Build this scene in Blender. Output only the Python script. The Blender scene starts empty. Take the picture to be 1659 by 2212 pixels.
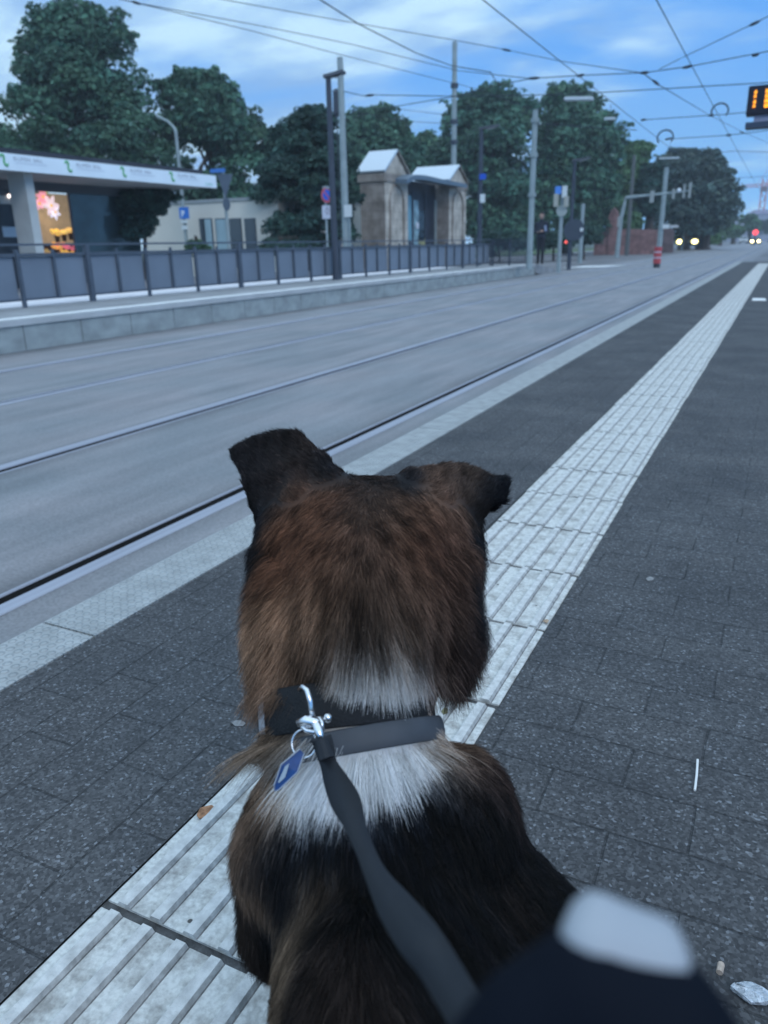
import bpy, bmesh, math, random
import numpy as np
from mathutils import Vector, Matrix
random.seed(7); rng = np.random.default_rng(7)
C = bpy.context.scene.collection
SC = bpy.context.scene

# ------------------------------------------------------------------ camera
CAM = np.array([0.0, 0.0, 0.75])
MR = np.array([[0.89733318, 0.44090884, -0.01981281],
               [0.12746362, -0.30186804, -0.9447903],
               [-0.42254725, 0.84526628, -0.32707605]])       # rows: right, down, forward
FP, CX, CY = 1662.0, 829.5, 1106.0
cam = bpy.data.cameras.new('camera'); co = bpy.data.objects.new('camera', cam); C.objects.link(co)
m4 = Matrix.Identity(4)
for i in range(3):
    m4[i][0], m4[i][1], m4[i][2], m4[i][3] = MR[0][i], -MR[1][i], -MR[2][i], CAM[i]
co.matrix_world = m4
cam.sensor_fit = 'VERTICAL'; cam.sensor_height = 36; cam.sensor_width = 27; cam.lens = FP / 2212 * 36
cam.clip_start = 0.02; cam.clip_end = 3000
cam.dof.use_dof = True; cam.dof.focus_distance = 0.92; cam.dof.aperture_fstop = 7.2
SC.camera = co

# ------------------------------------------------------------------ sky, sun, exposure
W = bpy.data.worlds.new('World'); SC.world = W; W.use_nodes = True
nt = W.node_tree; N = nt.nodes; N.clear()
def nn(t, **k):
    n = N.new(t)
    for a, b in k.items(): setattr(n, a, b)
    return n
LK = nt.links.new
tc = nn('ShaderNodeTexCoord'); sep = nn('ShaderNodeSeparateXYZ'); LK(tc.outputs['Generated'], sep.inputs[0])
ramp = nn('ShaderNodeValToRGB'); LK(sep.outputs[2], ramp.inputs[0])
cr = ramp.color_ramp
cr.elements[0].position = 0.0; cr.elements[0].color = (.24, .64, 1.18, 1)
cr.elements[1].position = 1.0; cr.elements[1].color = (.93, 1.25, 1.58, 1)
for p, c in ((.10, (.155, .50, 1.06, 1)), (.20, (.09, .40, 1.03, 1)), (.30, (.085, .385, 1.0, 1)), (.55, (.87, 1.18, 1.51, 1))):
    e = cr.elements.new(p); e.color = c
# clouds: direction projected on a high flat layer
ad = nn('ShaderNodeMath', operation='ADD'); LK(sep.outputs[2], ad.inputs[0]); ad.inputs[1].default_value = .16
dx = nn('ShaderNodeMath', operation='DIVIDE'); LK(sep.outputs[0], dx.inputs[0]); LK(ad.outputs[0], dx.inputs[1])
dy = nn('ShaderNodeMath', operation='DIVIDE'); LK(sep.outputs[1], dy.inputs[0]); LK(ad.outputs[0], dy.inputs[1])
cb = nn('ShaderNodeCombineXYZ'); LK(dx.outputs[0], cb.inputs[0]); LK(dy.outputs[0], cb.inputs[1])
mp = nn('ShaderNodeMapping'); LK(cb.outputs[0], mp.inputs[0])
mp.inputs['Rotation'].default_value = (0, 0, math.radians(35)); mp.inputs['Scale'].default_value = (.75, 1.15, 1)
mp.inputs['Location'].default_value = (3.3, 1.2, 0)
n1 = nn('ShaderNodeTexNoise'); LK(mp.outputs[0], n1.inputs['Vector'])
n1.inputs['Scale'].default_value = 1.15; n1.inputs['Detail'].default_value = 7; n1.inputs['Roughness'].default_value = .52; n1.inputs['Distortion'].default_value = .35
# more cloud towards the left of the street (west), thin streaks to the east
bias = nn('ShaderNodeMath', operation='MULTIPLY_ADD'); LK(sep.outputs[0], bias.inputs[0]); bias.inputs[1].default_value = -.38; LK(n1.outputs[0], bias.inputs[2])
lo = nn('ShaderNodeMath', operation='MULTIPLY_ADD'); LK(sep.outputs[2], lo.inputs[0]); lo.inputs[1].default_value = -.10; LK(bias.outputs[0], lo.inputs[2])
mr = nn('ShaderNodeMapRange'); mr.interpolation_type = 'SMOOTHSTEP'
LK(lo.outputs[0], mr.inputs[0]); mr.inputs[1].default_value = .50; mr.inputs[2].default_value = .74
n2 = nn('ShaderNodeTexNoise'); LK(mp.outputs[0], n2.inputs['Vector']); n2.inputs['Scale'].default_value = 2.6; n2.inputs['Detail'].default_value = 5
ccol = nn('ShaderNodeValToRGB'); LK(n2.outputs[0], ccol.inputs[0])
ccol.color_ramp.elements[0].position = .40; ccol.color_ramp.elements[0].color = (.27, .51, .90, 1)
ccol.color_ramp.elements[1].position = .58; ccol.color_ramp.elements[1].color = (.64, .93, 1.14, 1)
mx = nn('ShaderNodeMix', data_type='RGBA'); LK(mr.outputs[0], mx.inputs['Factor']); LK(ramp.outputs[0], mx.inputs['A']); LK(ccol.outputs[0], mx.inputs['B'])
# only below 30 degrees of height the cloud pattern shows; the unseen zenith is evenly brightened to light the ground
zr = nn('ShaderNodeMapRange'); LK(sep.outputs[2], zr.inputs[0]); zr.inputs[1].default_value = .3; zr.inputs[2].default_value = .5
mx2 = nn('ShaderNodeMix', data_type='RGBA'); LK(zr.outputs[0], mx2.inputs['Factor']); LK(mx.outputs['Result'], mx2.inputs['A']); LK(ramp.outputs[0], mx2.inputs['B'])
bg = nn('ShaderNodeBackground'); LK(mx2.outputs['Result'], bg.inputs[0]); bg.inputs[1].default_value = 1.0
sky = nn('ShaderNodeTexSky', sky_type='NISHITA'); sky.sun_disc = False
SUN_EL, SUN_ROT = math.radians(32), math.radians(125)
sky.sun_elevation = SUN_EL; sky.sun_rotation = SUN_ROT
bg2 = nn('ShaderNodeBackground'); LK(sky.outputs[0], bg2.inputs[0]); bg2.inputs[1].default_value = .006
adds = nn('ShaderNodeAddShader'); LK(bg.outputs[0], adds.inputs[0]); LK(bg2.outputs[0], adds.inputs[1])
ow = nn('ShaderNodeOutputWorld'); LK(adds.outputs[0], ow.inputs[0])
sl = bpy.data.lights.new('sun', 'SUN'); sl.energy = .8; sl.angle = math.radians(25); sl.color = (1, .96, .92)
so = bpy.data.objects.new('sun', sl); C.objects.link(so)
sd = Vector((math.sin(SUN_ROT) * math.cos(SUN_EL), math.cos(SUN_ROT) * math.cos(SUN_EL), math.sin(SUN_EL)))
so.rotation_euler = sd.to_track_quat('Z', 'Y').to_euler()
SC.view_settings.view_transform = 'Standard'; SC.view_settings.look = 'None'; SC.view_settings.exposure = 0; SC.view_settings.gamma = 1
SC.render.engine = 'CYCLES'
SC.cycles.max_bounces = 8; SC.cycles.diffuse_bounces = 4; SC.cycles.glossy_bounces = 3; SC.cycles.transparent_max_bounces = 10

# ------------------------------------------------------------------ helpers
def ray(px, py):
    return MR.T @ np.array([(px - CX) / FP, (py - CY) / FP, 1.0])
def at(px, py, X=None, Y=None, Z=None, D=None):
    """real place of a thing seen along this direction, at a known plane or axial depth"""
    d = ray(px, py)
    t = D if D is not None else ((X - CAM[0]) / d[0] if X is not None else (Y - CAM[1]) / d[1] if Y is not None else (Z - CAM[2]) / d[2])
    return Vector(CAM + d * t)
MATS = {}
def mat(name, col, rough=.8, metal=0, var=0, vscale=8, vstretch=(1, 1, 1), bump=0, bscale=60, emit=None, estr=1, spec=.3, alpha=1, attr=None, coat=0):
    if name in MATS: return MATS[name]
    m = bpy.data.materials.new(name); m.use_nodes = True; MATS[name] = m
    t = m.node_tree; b = t.nodes['Principled BSDF']; L = t.links.new
    b.inputs['Roughness'].default_value = rough; b.inputs['Metallic'].default_value = metal
    b.inputs['Specular IOR Level'].default_value = spec; b.inputs['Alpha'].default_value = alpha
    if coat: b.inputs['Coat Weight'].default_value = coat
    col = tuple(col) + (1,)
    b.inputs['Base Color'].default_value = col
    if var or bump:
        co_ = t.nodes.new('ShaderNodeTexCoord'); mp_ = t.nodes.new('ShaderNodeMapping'); L(co_.outputs['Object'], mp_.inputs[0])
        mp_.inputs['Scale'].default_value = vstretch
    if var:
        n = t.nodes.new('ShaderNodeTexNoise'); L(mp_.outputs[0], n.inputs['Vector']); n.inputs['Scale'].default_value = vscale; n.inputs['Detail'].default_value = 6
        r = t.nodes.new('ShaderNodeValToRGB'); L(n.outputs[0], r.inputs[0])
        r.color_ramp.elements[0].position = .3; r.color_ramp.elements[1].position = .7
        r.color_ramp.elements[0].color = tuple(c * (1 - var) for c in col[:3]) + (1,)
        r.color_ramp.elements[1].color = tuple(min(1, c * (1 + var)) for c in col[:3]) + (1,)
        L(r.outputs[0], b.inputs['Base Color'])
    if bump:
        n = t.nodes.new('ShaderNodeTexNoise'); L(mp_.outputs[0], n.inputs['Vector']); n.inputs['Scale'].default_value = bscale; n.inputs['Detail'].default_value = 4
        bp = t.nodes.new('ShaderNodeBump'); L(n.outputs[0], bp.inputs['Height']); bp.inputs['Strength'].default_value = bump; bp.inputs['Distance'].default_value = .01
        L(bp.outputs[0], b.inputs['Normal'])
    if attr:
        a = t.nodes.new('ShaderNodeAttribute'); a.attribute_name = attr; L(a.outputs['Color'], b.inputs['Base Color'])
    if emit:
        b.inputs['Emission Color'].default_value = tuple(emit) + (1,); b.inputs['Emission Strength'].default_value = estr
    return m
class G:
    """collects shapes in world space; build() links them as one mesh"""
    def __init__(s): s.bm = bmesh.new()
    def box(s, x0, x1, y0, y1, z0, z1):
        v = [s.bm.verts.new((x, y, z)) for z in (z0, z1) for x, y in ((x0, y0), (x1, y0), (x1, y1), (x0, y1))]
        for f in ((3, 2, 1, 0), (4, 5, 6, 7), (0, 1, 5, 4), (1, 2, 6, 5), (2, 3, 7, 6), (3, 0, 4, 7)): s.bm.faces.new([v[i] for i in f])
        return s
    def beam(s, a, b, w, h=None, up=(0, 0, 1)):
        """box beam from a to b, w wide and h high"""
        a, b = Vector(a), Vector(b); h = h or w; d = (b - a).normalized(); u = Vector(up)
        if abs(d.dot(u)) > .95: u = Vector((0, 1, 0))
        r = d.cross(u).normalized(); u = r.cross(d)
        v = [s.bm.verts.new(p + r * i * w / 2 + u * j * h / 2) for p in (a, b) for i, j in ((-1, -1), (1, -1), (1, 1), (-1, 1))]
        for f in ((3, 2, 1, 0), (4, 5, 6, 7), (0, 1, 5, 4), (1, 2, 6, 5), (2, 3, 7, 6), (3, 0, 4, 7)): s.bm.faces.new([v[i] for i in f])
        return s
    def tube(s, pts, r, n=10, close=False):
        pts = [Vector(p) for p in pts]; R = r if isinstance(r, (list, tuple)) else [r] * len(pts)
        rings = []; u = None
        for i, p in enumerate(pts):
            if close: d = pts[(i + 1) % len(pts)] - pts[i - 1]
            else: d = pts[min(i + 1, len(pts) - 1)] - pts[max(i - 1, 0)]
            d.normalize()
            if u is None: u = d.orthogonal().normalized()
            u = (u - d * u.dot(d)).normalized(); w = d.cross(u)
            rings.append([s.bm.verts.new(p + (u * math.cos(2 * math.pi * k / n) + w * math.sin(2 * math.pi * k / n)) * R[i]) for k in range(n)])
        m = len(rings)
        for i in range(m if close else m - 1):
            A, B = rings[i], rings[(i + 1) % m]
            for k in range(n): s.bm.faces.new((A[k], A[(k + 1) % n], B[(k + 1) % n], B[k]))
        if not close:
            s.bm.faces.new(rings[0][::-1]); s.bm.faces.new(rings[-1])
        return s
    def poly(s, pts, depth=None):
        """flat outline, given thickness along depth"""
        v = [s.bm.verts.new(Vector(p)) for p in pts]
        s.bm.faces.new(v)
        if depth is not None:
            d = Vector(depth); w = [s.bm.verts.new(Vector(p) + d) for p in pts]
            s.bm.faces.new(w[::-1])
            for i in range(len(v)): s.bm.faces.new((v[i], w[i], w[(i + 1) % len(v)], v[(i + 1) % len(v)]))
        return s
    def disc(s, c, nrm, r, th=.01, n=20, sx=1):
        nrm = Vector(nrm).normalized(); u = Vector((0, 0, 1)) if abs(nrm.z) < .9 else Vector((1, 0, 0))
        a = nrm.cross(u).normalized(); u = a.cross(nrm); c = Vector(c)
        return s.poly([c + a * math.cos(2 * math.pi * k / n) * r * sx + u * math.sin(2 * math.pi * k / n) * r for k in range(n)], nrm * -th)
    def ball(s, c, r, seg=10):
        r = r if isinstance(r, (tuple, list)) else (r, r, r)
        bmesh.ops.create_uvsphere(s.bm, u_segments=seg, v_segments=max(5, seg // 2 + 1), radius=1, matrix=Matrix.Translation(Vector(c)) @ Matrix.Diagonal((*r, 1)))
        return s
    def build(s, name, m, parent=None, bevel=0, smooth=False):
        bmesh.ops.recalc_face_normals(s.bm, faces=s.bm.faces[:])
        if bevel: bmesh.ops.bevel(s.bm, geom=s.bm.edges[:], offset=bevel, segments=2, affect='EDGES', clamp_overlap=True)
        if smooth:
            for f in s.bm.faces: f.smooth = True
        me = bpy.data.meshes.new(name)
        if parent is not None: s.bm.transform(Matrix.Translation(-parent.location))
        s.bm.to_mesh(me); s.bm.free(); me.materials.append(m)
        o = bpy.data.objects.new(name, me); C.objects.link(o)
        if parent is not None: o.parent = parent
        return o
def tag(o, label, cat, group=None):
    o['label'] = label; o['category'] = cat
    if group: o['group'] = group
    return o
def struct(o): o['kind'] = 'structure'; return o
def thing(name, loc, label, cat, group=None):
    o = bpy.data.objects.new(name, None); C.objects.link(o); o.location = Vector(loc); o.empty_display_size = .1
    return tag(o, label, cat, group)
def mesh_np(name, V, F, m, parent=None, smooth=True, cols=None):
    me = bpy.data.meshes.new(name); V = np.asarray(V, np.float32); F = np.asarray(F, np.int32); k = F.shape[1]
    if parent is not None: V = V - np.array(parent.location, np.float32)
    me.vertices.add(len(V)); me.vertices.foreach_set('co', V.ravel())
    me.loops.add(F.size); me.loops.foreach_set('vertex_index', F.ravel())
    me.polygons.add(len(F)); me.polygons.foreach_set('loop_start', np.arange(0, F.size, k, dtype=np.int32))
    try: me.polygons.foreach_set('loop_total', np.full(len(F), k, np.int32))
    except Exception: pass
    me.update(calc_edges=True)
    me.polygons.foreach_set('use_smooth', np.full(len(F), smooth))
    if cols is not None:
        a = me.color_attributes.new('col', 'FLOAT_COLOR', 'POINT'); a.data.foreach_set('color', np.concatenate([cols, np.ones((len(V), 1))], 1).astype(np.float32).ravel())
    me.materials.append(m); me.validate()
    o = bpy.data.objects.new(name, me); C.objects.link(o)
    if parent is not None: o.parent = parent
    return o
def text(name, s, origin, right, up, size, m, parent, depth=.003, align='LEFT', bold=0):
    cu = bpy.data.curves.new(name, 'FONT'); cu.body = s; cu.size = size; cu.extrude = depth; cu.align_x = align; cu.offset = bold
    tmp = bpy.data.objects.new('tmp', cu); C.objects.link(tmp)
    me = bpy.data.meshes.new_from_object(tmp.evaluated_get(bpy.context.evaluated_depsgraph_get()))
    bpy.data.objects.remove(tmp); me.name = name; me.materials.clear(); me.materials.append(m)
    r, u = Vector(right).normalized(), Vector(up).normalized(); n = r.cross(u)
    M = Matrix(((r.x, u.x, n.x, 0), (r.y, u.y, n.y, 0), (r.z, u.z, n.z, 0), (0, 0, 0, 1)))
    me.transform(Matrix.Translation(Vector(origin) - parent.location) @ M)
    o = bpy.data.objects.new(name, me); C.objects.link(o); o.parent = parent
    return o

# ------------------------------------------------------------------ ground materials
def paver_mat(name, along_y):
    m = bpy.data.materials.new(name); m.use_nodes = True; t = m.node_tree; L = t.links.new; b = t.nodes['Principled BSDF']
    new = t.nodes.new
    co_ = new('ShaderNodeTexCoord'); mp_ = new('ShaderNodeMapping'); L(co_.outputs['Object'], mp_.inputs[0])
    if along_y: mp_.inputs['Rotation'].default_value = (0, 0, math.pi / 2)
    mp_.inputs['Location'].default_value = (.008, .02, 0)
    # joints wander a little
    wn = new('ShaderNodeTexNoise'); L(co_.outputs['Object'], wn.inputs['Vector']); wn.inputs['Scale'].default_value = 14
    wv = new('ShaderNodeVectorMath'); wv.operation = 'SCALE'; L(wn.outputs['Color'], wv.inputs[0]); wv.inputs['Scale'].default_value = .006
    va = new('ShaderNodeVectorMath'); L(mp_.outputs[0], va.inputs[0]); L(wv.outputs[0], va.inputs[1])
    br = new('ShaderNodeTexBrick'); L(va.outputs[0], br.inputs['Vector']); br.inputs['Scale'].default_value = 1
    br.inputs['Brick Width'].default_value = .2; br.inputs['Row Height'].default_value = .1; br.inputs['Mortar Size'].default_value = .0022
    br.inputs['Mortar Smooth'].default_value = .6
    br.inputs['Color1'].default_value = (.066, .069, .073, 1); br.inputs['Color2'].default_value = (.074, .076, .079, 1); br.inputs['Mortar'].default_value = (.044, .046, .048, 1)
    # exposed grit: fine dark and light grains
    vo = new('ShaderNodeTexVoronoi'); L(co_.outputs['Object'], vo.inputs['Vector']); vo.inputs['Scale'].default_value = 260
    sp = new('ShaderNodeSeparateColor'); L(vo.outputs['Color'], sp.inputs[0])
    rp = new('ShaderNodeValToRGB'); L(sp.outputs[0], rp.inputs[0]); e = rp.color_ramp
    e.elements[0].position = 0; e.elements[0].color = (.55, .55, .56, 1); e.elements[1].position = 1; e.elements[1].color = (2.7, 2.8, 2.9, 1)
    x = e.elements.new(.55); x.color = (.95, .95, .95, 1); x = e.elements.new(.93); x.color = (1.45, 1.45, 1.45, 1)
    m1 = new('ShaderNodeMix'); m1.data_type = 'RGBA'; m1.blend_type = 'MULTIPLY'; m1.inputs['Factor'].default_value = 1
    L(br.outputs['Color'], m1.inputs['A']); L(rp.outputs[0], m1.inputs['B'])
    n = new('ShaderNodeTexNoise'); L(co_.outputs['Object'], n.inputs['Vector']); n.inputs['Scale'].default_value = 3.2; n.inputs['Detail'].default_value = 7
    r2 = new('ShaderNodeValToRGB'); L(n.outputs[0], r2.inputs[0]); r2.color_ramp.elements[0].position = .3; r2.color_ramp.elements[1].position = .72
    r2.color_ramp.elements[0].color = (.72, .72, .74, 1); r2.color_ramp.elements[1].color = (1.25, 1.22, 1.2, 1)
    m2 = new('ShaderNodeMix'); m2.data_type = 'RGBA'; m2.blend_type = 'MULTIPLY'; m2.inputs['Factor'].default_value = 1
    L(m1.outputs['Result'], m2.inputs['A']); L(r2.outputs[0], m2.inputs['B'])
    L(m2.outputs['Result'], b.inputs['Base Color']); b.inputs['Roughness'].default_value = .82; b.inputs['Specular IOR Level'].default_value = .35
    bp = new('ShaderNodeBump'); bp.inputs['Strength'].default_value = .7; bp.inputs['Distance'].default_value = .004
    ma = new('ShaderNodeMath'); ma.operation = 'MULTIPLY_ADD'; L(br.outputs['Fac'], ma.inputs[0]); ma.inputs[1].default_value = -.9; L(sp.outputs[1], ma.inputs[2])
    L(ma.outputs[0], bp.inputs['Height']); L(bp.outputs[0], b.inputs['Normal'])
    return m
PAV_L, PAV_R = paver_mat('dark_paver_lengthwise', True), paver_mat('dark_paver_crosswise', False)

def track_mat():
    m = bpy.data.materials.new('track_concrete'); m.use_nodes = True; t = m.node_tree; L = t.links.new; b = t.nodes['Principled BSDF']; new = t.nodes.new
    co_ = new('ShaderNodeTexCoord'); mp_ = new('ShaderNodeMapping'); L(co_.outputs['Object'], mp_.inputs[0]); mp_.inputs['Scale'].default_value = (1, .12, 1)
    n = new('ShaderNodeTexNoise'); L(mp_.outputs[0], n.inputs['Vector']); n.inputs['Scale'].default_value = 5; n.inputs['Detail'].default_value = 8; n.inputs['Roughness'].default_value = .6
    r = new('ShaderNodeValToRGB'); L(n.outputs[0], r.inputs[0]); r.color_ramp.elements[0].position = .3; r.color_ramp.elements[1].position = .72
    r.color_ramp.elements[0].color = (.162, .166, .170, 1); r.color_ramp.elements[1].color = (.262, .260, .264, 1)
    n2 = new('ShaderNodeTexNoise'); L(co_.outputs['Object'], n2.inputs['Vector']); n2.inputs['Scale'].default_value = 1.1; n2.inputs['Detail'].default_value = 5
    r2 = new('ShaderNodeValToRGB'); L(n2.outputs[0], r2.inputs[0]); r2.color_ramp.elements[0].position = .35; r2.color_ramp.elements[1].position = .7
    r2.color_ramp.elements[0].color = (.84, .88, .9, 1); r2.color_ramp.elements[1].color = (1.06, 1.0, 1.0, 1)
    m2 = new('ShaderNodeMix'); m2.data_type = 'RGBA'; m2.blend_type = 'MULTIPLY'; m2.inputs['Factor'].default_value = 1
    L(r.outputs[0], m2.inputs['A']); L(r2.outputs[0], m2.inputs['B'])
    # grime lies in bands beside each rail
    sx_ = new('ShaderNodeSeparateXYZ'); L(co_.outputs['Object'], sx_.inputs[0]); wob = new('ShaderNodeMath'); wob.operation = 'MULTIPLY_ADD'; L(n2.outputs[0], wob.inputs[0]); wob.inputs[1].default_value = .16; L(sx_.outputs[0], wob.inputs[2])
    mrx = new('ShaderNodeMapRange'); L(wob.outputs[0], mrx.inputs[0]); mrx.inputs[1].default_value = -8.12; mrx.inputs[2].default_value = -1.32
    rb = new('ShaderNodeValToRGB'); L(mrx.outputs[0], rb.inputs[0]); rb.color_ramp.elements[0].position = 0; rb.color_ramp.elements[0].color = (.6, .6, .62, 1); rb.color_ramp.elements[1].position = 1; rb.color_ramp.elements[1].color = (.8, .8, .82, 1)
    for rx_ in (-7.8, -6.77, -5.34, -3.6, -2.17):
        for d_, v_ in ((-.17, 1.03), (.0, .52), (.16, 1.03)):
            if rx_ == -7.8 and d_ <= 0: continue
            e_ = rb.color_ramp.elements.new((rx_ + d_ + 8.12) / 6.8); e_.color = (v_, v_, v_ * 1.02, 1)
    mg = new('ShaderNodeMix'); mg.data_type = 'RGBA'; mg.blend_type = 'MULTIPLY'; mg.inputs['Factor'].default_value = .95; L(m2.outputs['Result'], mg.inputs['A']); L(rb.outputs[0], mg.inputs['B']); m2 = mg
    n3 = new('ShaderNodeTexNoise'); L(co_.outputs['Object'], n3.inputs['Vector']); n3.inputs['Scale'].default_value = 90; n3.inputs['Detail'].default_value = 5
    r3 = new('ShaderNodeValToRGB'); L(n3.outputs[0], r3.inputs[0]); r3.color_ramp.elements[0].position = .25; r3.color_ramp.elements[1].position = .75; r3.color_ramp.elements[0].color = (.55, .55, .55, 1); r3.color_ramp.elements[1].color = (1.45, 1.45, 1.45, 1)
    m3 = new('ShaderNodeMix'); m3.data_type = 'RGBA'; m3.blend_type = 'MULTIPLY'; m3.inputs['Factor'].default_value = .6
    L(m2.outputs['Result'], m3.inputs['A']); L(r3.outputs[0], m3.inputs['B'])
    L(m3.outputs['Result'], b.inputs['Base Color']); b.inputs['Roughness'].default_value = .62; b.inputs['Specular IOR Level'].default_value = .4
    bp = new('ShaderNodeBump'); bp.inputs['Strength'].default_value = .25; bp.inputs['Distance'].default_value = .005; L(n3.outputs[0], bp.inputs['Height']); L(bp.outputs[0], b.inputs['Normal'])
    return m
TRACK = track_mat()
ASPH = mat('road_asphalt', (.15, .15, .16), .7, var=.25, vscale=.6, vstretch=(1, .3, 1), bump=.3, bscale=80)
EARTH = mat('ground_earth', (.06, .075, .05), .9, var=.4, vscale=.5)
WALK = mat('sidewalk_slab', (.26, .26, .27), .8, var=.15, vscale=1.5)

def strip_mat():
    m = bpy.data.materials.new('tactile_concrete'); m.use_nodes = True; t = m.node_tree; L = t.links.new; b = t.nodes['Principled BSDF']; new = t.nodes.new
    co_ = new('ShaderNodeTexCoord')
    n = new('ShaderNodeTexNoise'); L(co_.outputs['Object'], n.inputs['Vector']); n.inputs['Scale'].default_value = 26; n.inputs['Detail'].default_value = 8; n.inputs['Roughness'].default_value = .65
    r = new('ShaderNodeValToRGB'); L(n.outputs[0], r.inputs[0]); r.color_ramp.elements[0].position = .34; r.color_ramp.elements[1].position = .56
    r.color_ramp.elements[0].color = (.30, .29, .27, 1); r.color_ramp.elements[1].color = (.58, .585, .56, 1)
    # speckles and old gum
    vo = new('ShaderNodeTexVoronoi'); L(co_.outputs['Object'], vo.inputs['Vector']); vo.inputs['Scale'].default_value = 28; vo.inputs['Randomness'].default_value = 1
    lt = new('ShaderNodeMapRange'); L(vo.outputs['Distance'], lt.inputs[0]); lt.inputs[1].default_value = .07; lt.inputs[2].default_value = .11
    sp = new('ShaderNodeSeparateColor'); L(vo.outputs['Color'], sp.inputs[0])
    gt = new('ShaderNodeMath'); gt.operation = 'GREATER_THAN'; L(sp.outputs[0], gt.inputs[0]); gt.inputs[1].default_value = .33
    mxm = new('ShaderNodeMath'); mxm.operation = 'MAXIMUM'; L(lt.outputs[0], mxm.inputs[0]); L(gt.outputs[0], mxm.inputs[1])
    m2 = new('ShaderNodeMix'); m2.data_type = 'RGBA'; L(mxm.outputs[0], m2.inputs['Factor']); m2.inputs['A'].default_value = (.07, .065, .06, 1); L(r.outputs[0], m2.inputs['B'])
    n3 = new('ShaderNodeTexNoise'); L(co_.outputs['Object'], n3.inputs['Vector']); n3.inputs['Scale'].default_value = 160; n3.inputs['Detail'].default_value = 3
    r3 = new('ShaderNodeValToRGB'); L(n3.outputs[0], r3.inputs[0]); r3.color_ramp.elements[0].position = .3; r3.color_ramp.elements[1].position = .6
    r3.color_ramp.elements[0].color = (.78, .78, .78, 1); r3.color_ramp.elements[1].color = (1.05, 1.05, 1.05, 1)
    m3 = new('ShaderNodeMix'); m3.data_type = 'RGBA'; m3.blend_type = 'MULTIPLY'; m3.inputs['Factor'].default_value = 1
    L(m2.outputs['Result'], m3.inputs['A']); L(r3.outputs[0], m3.inputs['B']); L(m3.outputs['Result'], b.inputs['Base Color'])
    b.inputs['Roughness'].default_value = .75
    bp = new('ShaderNodeBump'); bp.inputs['Strength'].default_value = .5; bp.inputs['Distance'].default_value = .002; L(n3.outputs[0], bp.inputs['Height']); L(bp.outputs[0], b.inputs['Normal'])
    return m
STRIP = strip_mat()
GROUT = mat('joint_grout', (.085, .086, .088), .95, var=.35, vscale=60, bump=.6, bscale=200)

# ------------------------------------------------------------------ setting: ground, platforms, tracks
ZR = -.37                                                   # road and rail level; near platform is z = 0
struct(G().poly([(-900, -300, -.45), (900, -300, -.45), (900, 1500, -.45), (-900, 1500, -.45)]).build('ground', EARTH))
XS0, XS1, YE = -.640, -.340, 29.5
struct(G().poly([(-1.17, -3, 0), (XS0 - .003, -3, 0), (XS0 - .003, YE, 0), (-1.17, YE, 0)]).build('near_platform', PAV_L))
struct(G().poly([(XS1 + .003, -3, 0), (7, -3, 0), (7, YE, 0), (XS1 + .003, YE, 0)]).build('near_platform', PAV_R))
struct(G().poly([(XS0 - .003, -3, -.0025), (XS1 + .003, -3, -.0025), (XS1 + .003, YE, -.0025), (XS0 - .003, YE, -.0025)]).build('joint_bed', GROUT))
struct(G().poly([(-1.32, YE, 0), (7, YE, 0), (7, YE + 5, ZR + .004), (-1.32, YE + 5, ZR + .004)], (0, 0, -.3)).build('platform_ramp', PAV_R))
# tactile guidance strip: 30 cm slabs, six ribs each
g = G(); y = -.4015 - .9
while y < 27.2:
    y0, y1 = y + .0055, y + .2945
    jx = random.uniform(-.0025, .0025); jz = random.uniform(-.001, .0012); z0 = jz; zt = jz + .005
    a, b_ = XS0 + jx, XS1 + jx
    prof = [(a, -.02), (a, z0 - .0015), (a + .002, z0)]
    for k in range(6):
        c = a + .025 + .05 * k
        prof += [(c - .0092, z0), (c - .0068, zt), (c + .0068, zt), (c + .0102, z0), (c + .0122, z0)]
    prof += [(b_ - .002, z0), (b_, z0 - .0015), (b_, -.02)]
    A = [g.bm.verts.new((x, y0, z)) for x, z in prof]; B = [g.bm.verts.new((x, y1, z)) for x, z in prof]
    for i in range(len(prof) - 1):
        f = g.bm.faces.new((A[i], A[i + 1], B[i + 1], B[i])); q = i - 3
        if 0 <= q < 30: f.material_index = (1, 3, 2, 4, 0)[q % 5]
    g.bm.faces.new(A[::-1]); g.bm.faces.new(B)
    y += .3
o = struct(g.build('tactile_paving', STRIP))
for n_, c_, v_ in (('rib_flank_light', (.50, .50, .48), .22), ('rib_flank_shade_grime', (.37, .37, .36), .35), ('rib_top_scuffed', (.53, .53, .515), .2), ('rib_foot_shade_dirt', (.16, .155, .15), .5)): o.data.materials.append(mat(n_, c_, .8, var=v_, vscale=70, bump=.3, bscale=220))  # darker right flank and foot paint rib shade into the colour, with grime
# near kerb: studded pale slabs
def kerb_mat():
    m = mat('kerb_concrete', (.33, .345, .345), .8, var=.16, vscale=18, bump=.2, bscale=120); t = m.node_tree; L = t.links.new; b = t.nodes['Principled BSDF']; new = t.nodes.new
    co_ = new('ShaderNodeTexCoord'); s = new('ShaderNodeVectorMath'); s.operation = 'SCALE'; L(co_.outputs['Object'], s.inputs[0]); s.inputs['Scale'].default_value = 1
    vo = new('ShaderNodeTexVoronoi'); L(s.outputs[0], vo.inputs['Vector']); vo.inputs['Scale'].default_value = 45; vo.inputs['Randomness'].default_value = .12
    mr_ = new('ShaderNodeMapRange'); L(vo.outputs['Distance'], mr_.inputs[0]); mr_.inputs[1].default_value = .25; mr_.inputs[2].default_value = .42; mr_.inputs[3].default_value = 1; mr_.inputs[4].default_value = 0
    bp = new('ShaderNodeBump'); bp.inputs['Strength'].default_value = .9; bp.inputs['Distance'].default_value = .004; L(mr_.outputs[0], bp.inputs['Height']); L(bp.outputs[0], b.inputs['Normal'])
    return m
KERB = kerb_mat()
g = G(); y = -3.0
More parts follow.
